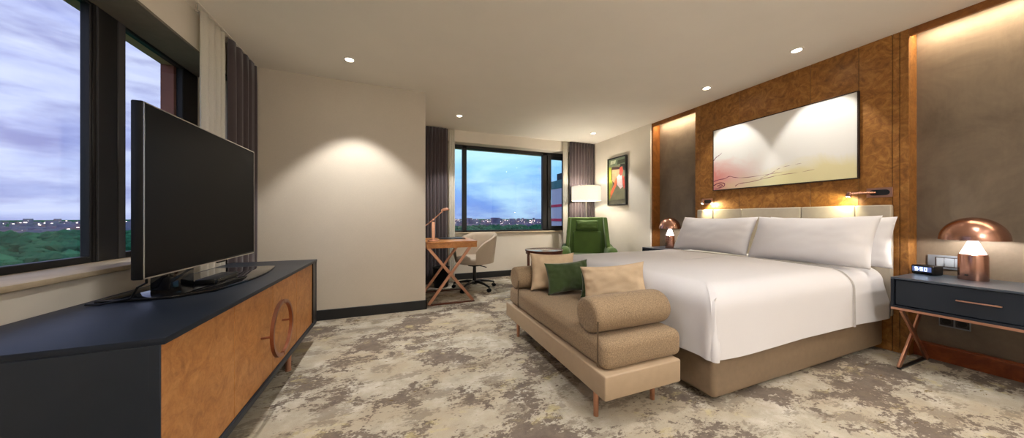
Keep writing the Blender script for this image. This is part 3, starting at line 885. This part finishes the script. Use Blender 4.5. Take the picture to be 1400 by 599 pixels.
def mushroom_lamp(x, y, z, label):
    t = thing('table_lamp', (x, y, z), label, 'lamp', 'copper dome table lamps')
    b = BM(); lathe(b, [(0, 0), (.057, 0), (.058, .004), (.057, .155), (.055, .166), (.050, .170), (0, .170)], (x, y, z), 48); link('base', b, 'copper_lamp', t)
    b = BM(); lathe(b, [(.0, .170), (.050, .170), (.022, .250), (.018, .262), (0, .262)], (x, y, z), 40); link('diffuser', b, 'cone', t)
    R = .133
    prof = [(R * math.sin(a), .262 + .150 * (math.cos(a)) ** 1.0) for a in [PI / 2 * i / 18 for i in range(19)]]
    inner = [(max(0, r - .004), zz - .004) for r, zz in prof][::-1]
    inner[0] = (prof[-1][0] - .004, prof[-1][1])
    b = BM(); lathe(b, prof + inner, (x, y, z), 56); link('lamp_shade', b, 'copper_lamp', t, smooth=50)
    b = BM(); cyl(b, (x - .054, y + .012, z + .035), (x - .066, y + .014, z + .035), .006, .005, 14); link('switch', b, 'black', t)
    l = bpy.data.lights.new('lamp_bulb', 'POINT'); l.energy = 5; l.color = (1, .92, .84); l.shadow_soft_size = .02
    o = bpy.data.objects.new('lamp_bulb', l); col.objects.link(o); o.location = (x, y, z + .285)
    return t
ZT = .632
mushroom_lamp(3.53, .706, ZT, 'copper dome lamp on the near nightstand beside the clock')
mushroom_lamp(3.45, 2.95, ZT, 'copper dome lamp beyond the bed at the far niche')

# clock
m = frame_m((3.58, .90, ZT), (.25, -1, 0), (0, 0, 1))
t = thing('alarm_clock', (3.58, .90, ZT), 'small black digital alarm clock on the near nightstand', 'clock')
mr = Matrix.Translation((3.565, .895, ZT)) @ Matrix.Rotation(math.radians(-16), 4, 'Z')
b = BM(); box(b, (-.045, -.055, .002), (.04, .055, .066), .008, 3, mr); link('case', b, 'plastic', t)
disp = BM(); box(disp, (-.0475, -.046, .022), (-.044, .046, .056), .001, 1, mr); dd = link('display', disp, emit('clock_display', S(70, 84, 130), .7), t)
SEG = {'9': 'abcdfg', '5': 'acdfg', '0': 'abcdef', ':': ''}
def digit(b, ch, yc, s):
    w, h = .010, .022
    sg = {'a': ((-w / 2, h), (w / 2, h)), 'b': ((w / 2, h / 2), (w / 2, h)), 'c': ((w / 2, 0), (w / 2, h / 2)), 'd': ((-w / 2, 0), (w / 2, 0)),
          'e': ((-w / 2, 0), (-w / 2, h / 2)), 'f': ((-w / 2, h / 2), (-w / 2, h)), 'g': ((-w / 2, h / 2), (w / 2, h / 2))}
    r = .0014
    if ch == ':':
        for zz in (.007, .015): box(b, (-.0485, yc - r, .027 + zz - r), (-.047, yc + r, .027 + zz + r), 0, 1, mr)
        return
    for k in SEG[ch]:
        (a0, c0), (a1, c1) = sg[k]
        # seen from the front (-x) screen-right is -y
        ys_ = sorted((yc - a0, yc - a1)); zs = sorted((.028 + c0, .028 + c1))
        box(b, (-.0485, ys_[0] - r, zs[0] - r), (-.047, ys_[1] + r, zs[1] + r), 0, 1, mr)
b = BM()
for ch, yc in (('9', .026), (':', .013), ('5', .0), ('0', -.02)): digit(b, ch, yc, 1)
link('digits', b, emit('clock_digits', (.75, .88, 1), 2.0), dd)
for y_ in (-.03, .03):
    b = BM(); box(b, (-.035, y_ - .008, 0), (.03, y_ + .008, .003), .001, 1, mr); link('foot', b, 'black', t)

# switch and socket plates on the near niche wall
def plate(name, y0, y1, z0, z1, label, cat):
    t = thing(name, (3.735, (y0 + y1) / 2, (z0 + z1) / 2), label, cat)
    link('cover_plate', box(BM(), (3.728, y0, z0), (3.74, y1, z1), .003, 2), 'switch', t)
    return t
pl = plate('light_switch', .755, .935, .665, .765, 'grey multi gang light switch plate on the stucco wall behind the copper lamp', 'switch')
link('surround', box(BM(), (3.7262, .772, .68), (3.729, .90, .75), .001, 1), 'seam', pl)
for a, c in ((.862, .895), (.82, .860), (.778, .818)): link('rocker', box(BM(), (3.723, a, .684), (3.729, c, .746), .002, 1), 'switch2', pl)
ps = plate('wall_socket', .755, .885, .245, .325, 'grey double socket plate low on the wall under the near nightstand', 'socket')
for yc in (.787, .851):
    b = BM(); box(b, (3.724, yc - .028, .256), (3.7285, yc + .028, .314), .002, 1); so = link('socket', b, 'black', ps)
    b = BM(); cyl(b, (3.7215, yc, .285), (3.7245, yc, .285), .02, .021, 24); link('outlet_ring', b, 'plastic', so)

# reading lamps on the burl wall
def reading_lamp(y0, y1, head_y, label, swing):
    zc = 1.243; 
    t = thing('reading_lamp', (3.60, (y0 + y1) / 2, zc), label, 'wall lamp', 'copper reading lamps over the headboard')
    link('wall_plate', box(BM(), (3.594, y0, zc - .038), (3.60, y1, zc + .038), .001, 1), 'copper', t)
    b = BM(); L = y1 - y0
    pts = []
    for i in range(9): a = -PI / 2 - PI * i / 8; pts.append((y0 + .036 + .022 * math.cos(a), zc + .022 * math.sin(a)))
    for i in range(9): a = PI / 2 - PI * i / 8; pts.append((y1 - .036 + .022 * math.cos(a), zc + .022 * math.sin(a)))
    prism(b, pts, 'x', 3.5925, 3.5955); link('slot', b, 'black', t)
    hd = Vector(head_y)
    b = BM(); cyl(b, (3.588, y1 - .05, zc), hd, .011, .013, 20, .002); arm = link('arm', b, 'copper_lamp', t)
    d = (hd - Vector((3.588, y1 - .05, zc))).normalized()
    b = BM(); cyl(b, hd - Vector((0, 0, -.014)), hd + Vector((0, .012, -.026)), .016, .018, 24, .003); link('head', b, 'copper_lamp', arm)
    b = BM(); cyl(b, hd + Vector((0, .0115, -.0255)), hd + Vector((0, .0125, -.0285)), .013, .013, 20); link('lens', b, 'readlens', arm)
    return t
reading_lamp(1.062, 1.20, (3.50, 1.26, 1.243), 'copper reading lamp swung out over the near pillows', 1)
reading_lamp(2.47, 2.605, (3.50, 2.52, 1.243), 'copper reading lamp at the far end of the headboard', 1)
spot((3.50, 1.275, 1.212), 5, 150, .8, (1, .92, .6), .012, (3.58, 1.36, 1.10))
spot((3.50, 2.51, 1.210), 6, 130, .6, (1, .88, .52), .012, (3.58, 2.43, 1.10))

# ------------------------------------------------------------------ bench
t = thing('bench', (1.18, 1.83, 0), 'long tan upholstered bench with bolsters at the foot of the bed', 'bench')
b = BM(); box(b, (.925, 1.15, .157), (1.425, 2.52, .278), .008, 3); link('platform', b, 'bench_frame', t)
for x, y in ((.975, 1.285), (1.365, 1.285), (.99, 2.39), (1.365, 2.39)):
    b = BM(); cyl(b, (x, y, 0), (x, y, .158), .013, .0145, 18, .001); link('leg', b, 'copper_leg', t)
b = BM(); box(b, (.945, 1.175, .278), (1.47, 2.50, .424), .04, 5)
bmesh.ops.subdivide_edges(b, edges=[e for e in b.edges if e.calc_length() > .3], cuts=10, use_grid_fill=True)
for v in b.verts:
    k = noise.noise(v.co * 5) * .004
    if v.co.z > .41: v.co.z += k + .006 * math.sin((v.co.y - 1.175) / 1.325 * PI)
link('seat_cushion', b, 'bench_fab', t, smooth=60)
def bolster(y, r, x0, x1):
    b = BM(); n = 36
    prof = [(0, x0 + .004), (r * .45, x0 + .001), (r * .80, x0 - .002), (r * .93, x0 + .004), (r * .985, x0 + .016), (r, x0 + .04), (r * 1.01, (x0 + x1) / 2), (r, x1 - .04), (r * .985, x1 - .016), (r * .93, x1 - .004), (r * .8, x1 + .002), (0, x1)]
    tb = bmesh.new(); rows = []
    lathe(b, prof, (0, 0, 0), n)
    R_ = Matrix.Rotation(PI / 2, 4, 'Y')
    # lathe axis z -> world x
    for v in b.verts:
        x, yy, z = v.co
        zz = yy * .92
        v.co = Vector((z, y + x * 1.0, .424 + r * .91 + zz))
        if zz < -r * .8 * .92: v.co.z = max(v.co.z, .420)
    return b
for y, nm in ((1.335, 'bolster'), (2.385, 'bolster')):
    bo = link('bolster', bolster(y, .103, .95, 1.46), 'bench_fab', t, smooth=50)
    b = BM(); 
    tube(b, [(.943, y - .105, .29), (.944, y - .105, .43), (.946, y - .104, .515)], .0045, 8); link('welt', b, 'welt', bo)

def cushion(o, xd, yd, w, h, th, m, label, seed, name='throw_cushion'):
    b = BM(); pillow(b, w, h, th, frame_m(o, xd, yd), seed, .007, 30, .10)
    ob = link(name, b, m, loc=o, smooth=75)
    return tag(ob, label, 'cushion', 'throw cushions on the bench')
# o = middle of the bottom edge
cushion((1.215, 2.168, .436), (.9, -.30, 0), (.05, .20, 1), .38, .312, .12, 'tan_cush', 'square tan cushion leaning on the far bolster of the bench', 2)
cushion((1.285, 2.02, .444), (.94, -.16, .06), (.08, .22, 1), .37, .25, .10, 'green_cush', 'dark green velvet cushion in front of the far tan cushion', 5)
cushion((1.408, 1.632, .455), (.80, -.60, .13), (.05, .12, 1), .43, .265, .12, 'tan_cush', 'tan cushion leaning on the bed behind the near bolster', 8)
cushion((1.425, 1.785, .440), (.80, -.60, 0), (.07, .12, 1), .34, .20, .08, 'green_cush', 'green velvet cushion mostly hidden behind the near tan cushion', 11)

# ------------------------------------------------------------------ desk
t = thing('desk', (.62, 4.0, 0), 'copper legged wooden writing desk against the partition return', 'desk')
link('top', box(BM(), (.317, 3.56, .735), (.925, 4.30, .757), .002, 1), 'desk_wood', t)
b = BM(); box(b, (.32, 3.563, .68), (.922, 3.585, .735), .001, 1); box(b, (.32, 4.275, .68), (.922, 4.297, .735), .001, 1); box(b, (.90, 3.585, .68), (.922, 4.275, .735), .001, 1); box(b, (.32, 3.585, .68), (.34, 4.275, .735), .001, 1)
link('apron', b, 'desk_wood', t)
for yy in (3.60, 4.25):
    for xa, xc, o in ((.345, .845, .0), (.885, .345, .0205)):
        b = BM(); beam(b, (xa, yy + o, .012), (xc, yy + o, .682), .034, .020, up=(0, 1, 0)); link('leg', b, 'copper_leg', t)
    link('floor_bar', box(BM(), (.335, yy - .012, 0), (.90, yy + .032, .012), .001, 1), 'walnut', t)
DT = .757
t = thing('desk_lamp', (.40, 3.70, DT), 'slim copper desk lamp with tilted arm on the desk', 'lamp')
link('base', box(BM(), (.345, 3.655, DT), (.475, 3.745, DT + .02), .003, 2), 'copper', t)
link('post', box(BM(), (.392, 3.682, DT + .02), (.428, 3.718, DT + .235), .002, 1), 'copper', t)
b = BM(); tube(b, [(.318, 3.70, .945), (.41, 3.70, 1.02), (.525, 3.70, 1.125)], .0065, 12); cyl(b, (.41, 3.678, 1.02), (.41, 3.722, 1.02), .011, seg=18); ar = link('arm', b, 'copper', t)
b = BM(); lathe(b, [(.0, .03), (.025, .028), (.045, .018), (.054, .0), (.05, -.006), (.0, -.004)], (0, 0, 0), 32)
bmesh.ops.transform(b, matrix=Matrix.Translation((.555, 3.70, 1.135)) @ Matrix.Rotation(math.radians(-12), 4, 'Y'), verts=b.verts); link('lamp_head', b, 'copper', ar)
t = thing('desk_folder', (.68, 4.05, DT), 'thin dark leather folder lying on the desk', 'folder')
link('cover', box(BM(), (.52, 3.93, DT), (.86, 4.20, DT + .005), .002, 1), 'black', t)
link('pages', box(BM(), (.525, 3.935, DT + .005), (.85, 4.195, DT + .010), .001, 1), 'navy', t)
t = thing('waste_bin', (.62, 4.55, 0), 'round black waste bin under the desk by the drape', 'bin')
b = BM(); lathe(b, [(0, 0), (.10, 0), (.104, .004), (.125, .29), (.128, .295), (.124, .297), (.118, .29), (.098, .012), (0, .012)], (.62, 4.55, 0), 36); link('bucket', b, 'plastic', t)
b = BM(); tube(b, [(.62 + .127 * math.cos(2 * PI * i / 32), 4.55 + .127 * math.sin(2 * PI * i / 32), .297) for i in range(32)], .005, 8, True); link('rim', b, 'black', t)

# swivel chair: local coordinates, faces -x (towards the desk)
cx, cy = 1.06, 4.24
t = thing('swivel_chair', (cx, cy, 0), 'beige tub swivel chair on black castors at the desk', 'office chair')
t.rotation_euler = (0, 0, math.radians(28)); t.scale = (1.08, 1.08, 1.0)
b = BM(); lathe(b, [(0, .375), (.19, .375), (.225, .385), (.245, .41), (.250, .44), (.243, .462), (.22, .475), (.12, .483), (0, .485)], (0, 0, 0), 44)
for v in b.verts: v.co.x *= 1.05
link('seat', b, 'chair_fab', t, local=True, smooth=60)
# tub shell: around the back (+x) with arms to both sides
def shell(u, v):
    ang = math.radians(-128 + 256 * u)
    e = abs(2 * u - 1)
    top = .80 - .17 * max(0, (e - .35) / .65) ** 1.3 - .06 * max(0, (e - .8) / .2) ** 2
    bot = .39
    # v runs outside bottom -> rim -> inside bottom
    th = .045
    if v < .45: k = v / .45; z = bot + (top - bot) * k; rr = .262 + .045 * k
    elif v < .55: k = (v - .45) / .1; z = top + .018 * math.sin(k * PI); rr = .307 - th * k
    else: k = (v - .55) / .45; z = top + (bot - top) * k; rr = .307 - th - .03 * k
    return (rr * math.cos(ang) * 1.0, rr * math.sin(ang), z)
b = BM(); surf(b, shell, 49, 25)
es = [e for e in b.edges if e.is_boundary]
bmesh.ops.remove_doubles(b, verts=b.verts, dist=.0005)
bmesh.ops.holes_fill(b, edges=[e for e in b.edges if e.is_boundary], sides=0)
link('backrest', b, 'chair_fab', t, local=True, smooth=55)
b = BM(); cyl(b, (0, 0, .34), (0, 0, .378), .09, .11, 24, .004); box(b, (-.05, -.02, .33), (.14, .02, .35), .004, 2); link('mechanism', b, 'plastic', t, local=True)
b = BM(); cyl(b, (0, 0, .09), (0, 0, .34), .026, .022, 20, .002); cyl(b, (0, 0, .07), (0, 0, .13), .04, .034, 20, .003); link('column', b, 'black', t, local=True)
b = BM(); tube(b, [(.02, -.08, .345), (.02, -.17, .34), (.02, -.21, .335)], .007, 10); link('lever', b, 'black', t, local=True)
for k in range(5):
    a = math.radians(-92 + 72 * k); d = Vector((math.cos(a), math.sin(a), 0))
    b = BM(); pts = [d * r_ + Vector((0, 0, z_)) for r_, z_ in ((.02, .105), (.1, .112), (.2, .098), (.285, .075))]
    tube(b, pts, [.024, .021, .017, .013], 12); lg = link('leg', b, 'black', t, local=True)
    c = d * .29; n_ = Vector((-d.y, d.x, 0))
    b = BM(); cyl(b, c + Vector((0, 0, .05)), c + Vector((0, 0, .085)), .008, seg=12)
    for s in (-1, 1): cyl(b, c + n_ * (s * .006) + Vector((0, 0, .027)), c + n_ * (s * .022) + Vector((0, 0, .027)), .027, .025, 20, .003)
    link('castor', b, 'plastic', lg, local=True)

# ------------------------------------------------------------------ armchair (local: faces -y)
t = thing('armchair', (2.86, 3.98, 0), 'green velvet high back armchair in the far corner by the window', 'armchair')
t.rotation_euler = (0, 0, math.radians(-33))
G = 'green_chair'
b = BM()
prism(b, [(-.30, .30), (.30, .30), (.335, .62), (.345, .80), (.30, 1.05), (-.30, 1.05), (-.345, .80), (-.335, .62)], 'y', .20, .27, .02, 3)
for v in b.verts: v.co.y += (v.co.z - .3) * .16
link('backrest', b, G, t, local=True, smooth=50)
def wing(s):
    b = BM()
    prism(b, [(.30, .40), (.02, .42), (.02, .60), (.12, .80), (.19, 1.05), (.40, 1.05), (.34, .7)], 'x', s * .305, s * .365, .018, 3)
    for v in b.verts:
        k = (v.co.z - .4) / .65
        v.co.x -= s * .045 * max(0, k)
    return b
for s in (-1, 1): link('wing', wing(s), G, t, local=True, smooth=50)
def arm(s):
    b = BM()
    def fn(u, v):
        yy = -.33 + .62 * v
        hz = .60 - .02 * math.sin(v * PI) - .13 * max(0, (.16 - v) / .16) ** 2
        a = 2 * PI * u
        ct, st = math.cos(a), math.sin(a)
        wx, wz = .068, (hz - .20) / 2
        f = lambda q, e: math.copysign(abs(q) ** e, q)
        end = min(1, math.sin(min(1, v / .08) * PI / 2) + .0) if v < .08 else 1
        bul = 1 + .25 * math.sin(max(0, (st + 1) / 2) * PI * .8)
        return (s * (.345 + .01 + wx * f(ct, .6) * bul * (.4 + .6 * end)), yy, .20 + wz + wz * f(st, .75))
    surf(b, fn, 28, 18, True)
    bmesh.ops.holes_fill(b, edges=[e for e in b.edges if e.is_boundary], sides=0)
    bmesh.ops.recalc_face_normals(b, faces=b.faces[:])
    return b
for s in (-1, 1): link('armrest', arm(s), G, t, local=True, smooth=60)
b = BM(); box(b, (-.29, -.34, .29), (.29, .22, .455), .05, 5); link('seat_cushion', b, G, t, local=True, smooth=60)
link('seat_frame', box(BM(), (-.30, -.30, .17), (.30, .26, .29), .015, 3), G, t, local=True)
b = BM(); pillow(b, .36, .17, .10, frame_m((0, .255, .83), (1, 0, 0), (0, .16, 1)), 4, .004, 22, .03); link('headrest', b, G, t, local=True, smooth=75)
b = BM(); box(b, (-.235, .175, .44), (.235, .24, .82), .03, 4)
for v in b.verts: v.co.y += (v.co.z - .3) * .16
link('back_cushion', b, G, t, local=True, smooth=60)
for x in (-.26, .26):
    for y in (-.26, .22):
        b = BM(); cyl(b, (x, y, 0), (x * .96, y * .96, .172), .012, .018, 14); link('leg', b, 'walnut', t, local=True)

# floor lamp
lx, ly = 3.145, 4.425
t = thing('floor_lamp', (lx, ly, 0), 'floor lamp with a lit white drum shade behind the green armchair', 'lamp')
b = BM(); lathe(b, [(0, 0), (.14, 0), (.14, .012), (.13, .018), (.02, .024), (0, .024)], (lx, ly, 0), 40); link('base', b, 'steel', t)
b = BM(); cyl(b, (lx, ly, .022), (lx, ly, 1.36), .011, seg=16); link('pole', b, 'steel', t)
R = .255
b = BM(); lathe(b, [(R, 1.345), (R, 1.60), (R - .004, 1.60), (R - .004, 1.345)], (lx, ly, 0), 56, True); sh = link('lamp_shade', b, 'shade', t, smooth=50)
b = BM()
for z_ in (1.347, 1.598): tube(b, [(lx + R * math.cos(2 * PI * i / 48), ly + R * math.sin(2 * PI * i / 48), z_) for i in range(48)], .004, 6, True)
link('rim', b, 'trimwhite', sh)
b = BM()
for k in range(3):
    a = 2 * PI * k / 3; beam(b, (lx, ly, 1.37), (lx + (R - .004) * math.cos(a), ly + (R - .004) * math.sin(a), 1.37), .005, .005)
cyl(b, (lx, ly, 1.35), (lx, ly, 1.41), .02, seg=16); cyl(b, (lx, ly, 1.41), (lx, ly, 1.63), .004, seg=10); cyl(b, (lx, ly, 1.625), (lx, ly, 1.645), .009, .006, 14); link('socket', b, 'steel', t)
b = BM(); lathe(b, [(0, 1.42), (.014, 1.42), (.018, 1.44), (.03, 1.47), (.03, 1.49), (.02, 1.515), (0, 1.52)], (lx + .0, ly + .0, 0), 20); link('bulb', b, emit('bulb_glow', (1, .85, .6), 6), t)
l = bpy.data.lights.new('floor_lamp_bulb', 'POINT'); l.energy = 18; l.color = (1, .9, .76); l.shadow_soft_size = .05
o = bpy.data.objects.new('floor_lamp_bulb', l); col.objects.link(o); o.location = (lx - .06, ly, 1.47)

# side table
sx, sy, sz = 1.965, 3.78, .582
t = thing('side_table', (sx, sy, 0), 'round walnut drum side table between the bench and the armchair', 'table')
b = BM(); lathe(b, [(0, sz - .012), (.25, sz - .012), (.256, sz - .008), (.256, sz - .002), (.25, sz), (0, sz)], (sx, sy, 0), 56); link('top', b, 'marble', t)
b = BM(); lathe(b, [(.256, sz - .012), (.27, sz - .012), (.272, sz - .004), (.270, sz + .004), (.257, sz + .004), (.257, sz - .012)], (sx, sy, 0), 56); lathe(b, [(.235, sz - .05), (.262, sz - .05), (.262, sz - .012), (.235, sz - .012)], (sx, sy, 0), 56, True); link('rim', b, 'walnut', t)
for k in range(16):
    a = 2 * PI * k / 16; b = BM(); beam(b, (sx + .235 * math.cos(a), sy + .235 * math.sin(a), .02), (sx + .235 * math.cos(a), sy + .235 * math.sin(a), sz - .048), .02, .012, up=(math.cos(a), math.sin(a), 0)); link('slat', b, 'walnut', t)
b = BM(); lathe(b, [(0, 0), (.245, 0), (.248, .004), (.248, .02), (.245, .024), (0, .024)], (sx, sy, 0), 48); link('base', b, 'walnut', t)

# ------------------------------------------------------------------ the world outside
GZ = -58.0
b = BM(); n = 60
box(b, (-9000, -3000, GZ - 2), (9000, 16000, GZ)); o = struct('ground', b, 'park', smooth=0)
def inwin(az):  # directions that either window can see
    return -88 < az < 48
b = BM()
for k in range(5200):
    az = math.radians(random.uniform(-88, 45)); d = 330 + 1450 * random.random() ** .8
    x, y = d * math.sin(az), d * math.cos(az)
    r = random.uniform(5, 11) * (1 + d / 2500)
    tmp = bmesh.new(); bmesh.ops.create_icosphere(tmp, subdivisions=1, radius=r)
    for v in tmp.verts: v.co *= random.uniform(.8, 1.15); v.co.z *= .8
    bmesh.ops.translate(tmp, vec=(x, y, GZ + r * .5), verts=tmp.verts)
    _merge(b, tmp)
o = link('park_trees', b, 'park', loc=(0, 600, GZ), smooth=0); tag(o, 'dark green park treetops below the windows', 'trees', kind='stuff')
b = BM(); b2 = BM()
for k in range(3400):
    az = math.radians(random.uniform(-88, 45)); d = 1750 + 6000 * random.random() ** 2.0
    x, y = d * math.sin(az), d * math.cos(az)
    w, l_, h = random.uniform(14, 60), random.uniform(14, 50), random.uniform(6, 24) * (1 + (random.random() < .06) * 1.6)
    m_ = Matrix.Translation((x, y, GZ)) @ Matrix.Rotation(random.uniform(0, 3.1), 4, 'Z')
    box(b, (-w / 2, -l_ / 2, 0), (w / 2, l_ / 2, h), 0, 1, m_)
    if random.random() < .62:
        q = random.uniform(.4, 1.25) * d / 1500; zz = GZ + random.uniform(2, h + 6)
        c = Vector((x, y, zz)) - Vector((x, y, 0)).normalized() * 35
        box(b2, (c.x - q * random.uniform(.5, 3), c.y - q * .5, zz - q * .4), (c.x + q * random.uniform(.5, 3), c.y + q * .5, zz + q * .4))
o = link('city_buildings', b, 'city', loc=(0, 2000, GZ), smooth=0); tag(o, 'low city buildings spread along the horizon outside', 'buildings', kind='stuff')
o = link('city_lights', b2, 'citylight', loc=(0, 2000, GZ), smooth=0); tag(o, 'bright street and window lights scattered over the city', 'lights', kind='stuff')

# the tower seen through the narrow sash of the far window
def dirpt(u, w):
    f = 403.; a = math.atan(157 / f); s, c = math.sin(a), math.cos(a)
    return ((f * s + (u - 700) * c) * w / f, (f * c - (u - 700) * s) * w / f)
TWX, TWY = 80.5, 126.0
t = thing('tower_block', (TWX, TWY, GZ), 'pale tower with teal top and red bands outside the narrow sash', 'building')
hw = 7.0
link('shaft', box(BM(), (TWX - hw, TWY - hw, GZ), (TWX + hw, TWY + hw, 15.5), .1, 1), plain('tower_white', S(196, 200, 222), .7), t)
link('crown', box(BM(), (TWX - hw - .2, TWY - hw - .2, 15.5), (TWX + hw + .2, TWY + hw + .2, 19.5), .1, 1), plain('tower_teal', S(52, 120, 126), .6), t)
link('roof_plant', box(BM(), (TWX - hw + 2.5, TWY - hw + 3, 19.5), (TWX + hw - 1, TWY + hw - 1, 23.4), .1, 1), plain('tower_dark', S(34, 44, 56), .7), t)
b = BM(); cyl(b, (TWX - hw + 1.8, TWY - hw + 2, 19.5), (TWX - hw + 1.8, TWY - hw + 2, 24.5), .2, seg=8); link('mast', b, 'frame_grey', t)
for z_ in (6.4, -.6): link('band', box(BM(), (TWX - hw - .15, TWY - hw - .15, z_), (TWX + hw + .15, TWY + hw + .15, z_ + 1.3), .02, 1), plain('tower_red', S(206, 46, 86), .6), t)
for xx in (-4.5, -1.5, 1.5, 4.5):
    for z_ in (9.2, 12.2):
        link('window', box(BM(), (TWX + xx - .8, TWY - hw - .12, z_), (TWX + xx + .8, TWY - hw + .1, z_ + 2.2), .02, 1), plain('tower_glass', S(60, 84, 110), .3), t)

# ------------------------------------------------------------------ sky
w = bpy.data.worlds.new('World'); sc.world = w; w.use_nodes = True
nt = w.node_tree; nt.nodes.clear()
out = nd(nt, 'ShaderNodeOutputWorld'); bg = nd(nt, 'ShaderNodeBackground')
tc = nd(nt, 'ShaderNodeTexCoord'); sp = nd(nt, 'ShaderNodeSeparateXYZ'); nt.links.new(tc.outputs['Generated'], sp.inputs[0])
mp = nd(nt, 'ShaderNodeMapping'); mp.inputs['Scale'].default_value = (1.0, 1.0, 3.6); nt.links.new(tc.outputs['Generated'], mp.inputs['Vector'])
n1 = noisef(nt, mp.outputs['Vector'], 2.3, 6, .55, .3)
n2 = noisef(nt, mp.outputs['Vector'], 6.0, 5, .5, .2)
lav = ramp(nt, sp.outputs['Z'], [(.0, S(150, 160, 214)), (.10, S(160, 172, 226)), (.25, S(172, 180, 236)), (.45, S(156, 164, 228)), (.8, S(150, 165, 235))])
cl = ramp(nt, n1, [(.36, (0, 0, 0)), (.62, (1, 1, 1))])
lav = mixc(nt, cl, lav, S(226, 230, 255))
dk = ramp(nt, n2, [(.32, (.8, .8, .8)), (.52, (0, 0, 0))])
lav = mixc(nt, dk, lav, S(128, 130, 190))
teal = ramp(nt, sp.outputs['Z'], [(.0, S(120, 140, 208)), (.06, S(116, 156, 226)), (.16, S(140, 200, 244)), (.30, S(176, 238, 250)), (.6, S(170, 230, 250))])
tcl = ramp(nt, n1, [(.42, (0, 0, 0)), (.6, (.7, .7, .7))])
teal = mixc(nt, tcl, teal, S(206, 244, 250))
tdk = ramp(nt, n2, [(.30, (.3, .3, .3)), (.42, (0, 0, 0))])
teal = mixc(nt, tdk, teal, S(104, 150, 226))
azf = nd(nt, 'ShaderNodeMapRange', clamp=True); nt.links.new(sp.outputs['X'], azf.inputs[0]); azf.inputs[1].default_value = -.30; azf.inputs[2].default_value = .15
nt.links.new(mixc(nt, azf.outputs[0], lav, teal), bg.inputs['Color']); bg.inputs['Strength'].default_value = .80
nt.links.new(bg.outputs[0], out.inputs[0])

# ------------------------------------------------------------------ camera
FPX = 403.0
cam = bpy.data.cameras.new('camera'); cam.sensor_fit = 'HORIZONTAL'; cam.sensor_width = 36; cam.lens = 36 * FPX / 1400
cam.clip_start = .02; cam.clip_end = 30000
cam.shift_y = (298 - 299.5) / 1400
co = bpy.data.objects.new('camera', cam); col.objects.link(co)
co.location = (0, 0, 1.04); co.rotation_euler = (PI / 2, 0, -math.atan(157 / FPX))
sc.camera = co
sc.view_settings.view_transform = 'Standard'; sc.view_settings.look = 'None'
sc.view_settings.exposure = 0.75; sc.view_settings.gamma = 1; sc.view_settings.use_curve_mapping = False
cy_ = sc.cycles
cy_.use_denoising = True
cy_.max_bounces = 8; cy_.diffuse_bounces = 5; cy_.glossy_bounces = 4; cy_.transparent_max_bounces = 10
cy_.sample_clamp_indirect = 4.0; cy_.caustics_reflective = False; cy_.caustics_refractive = False
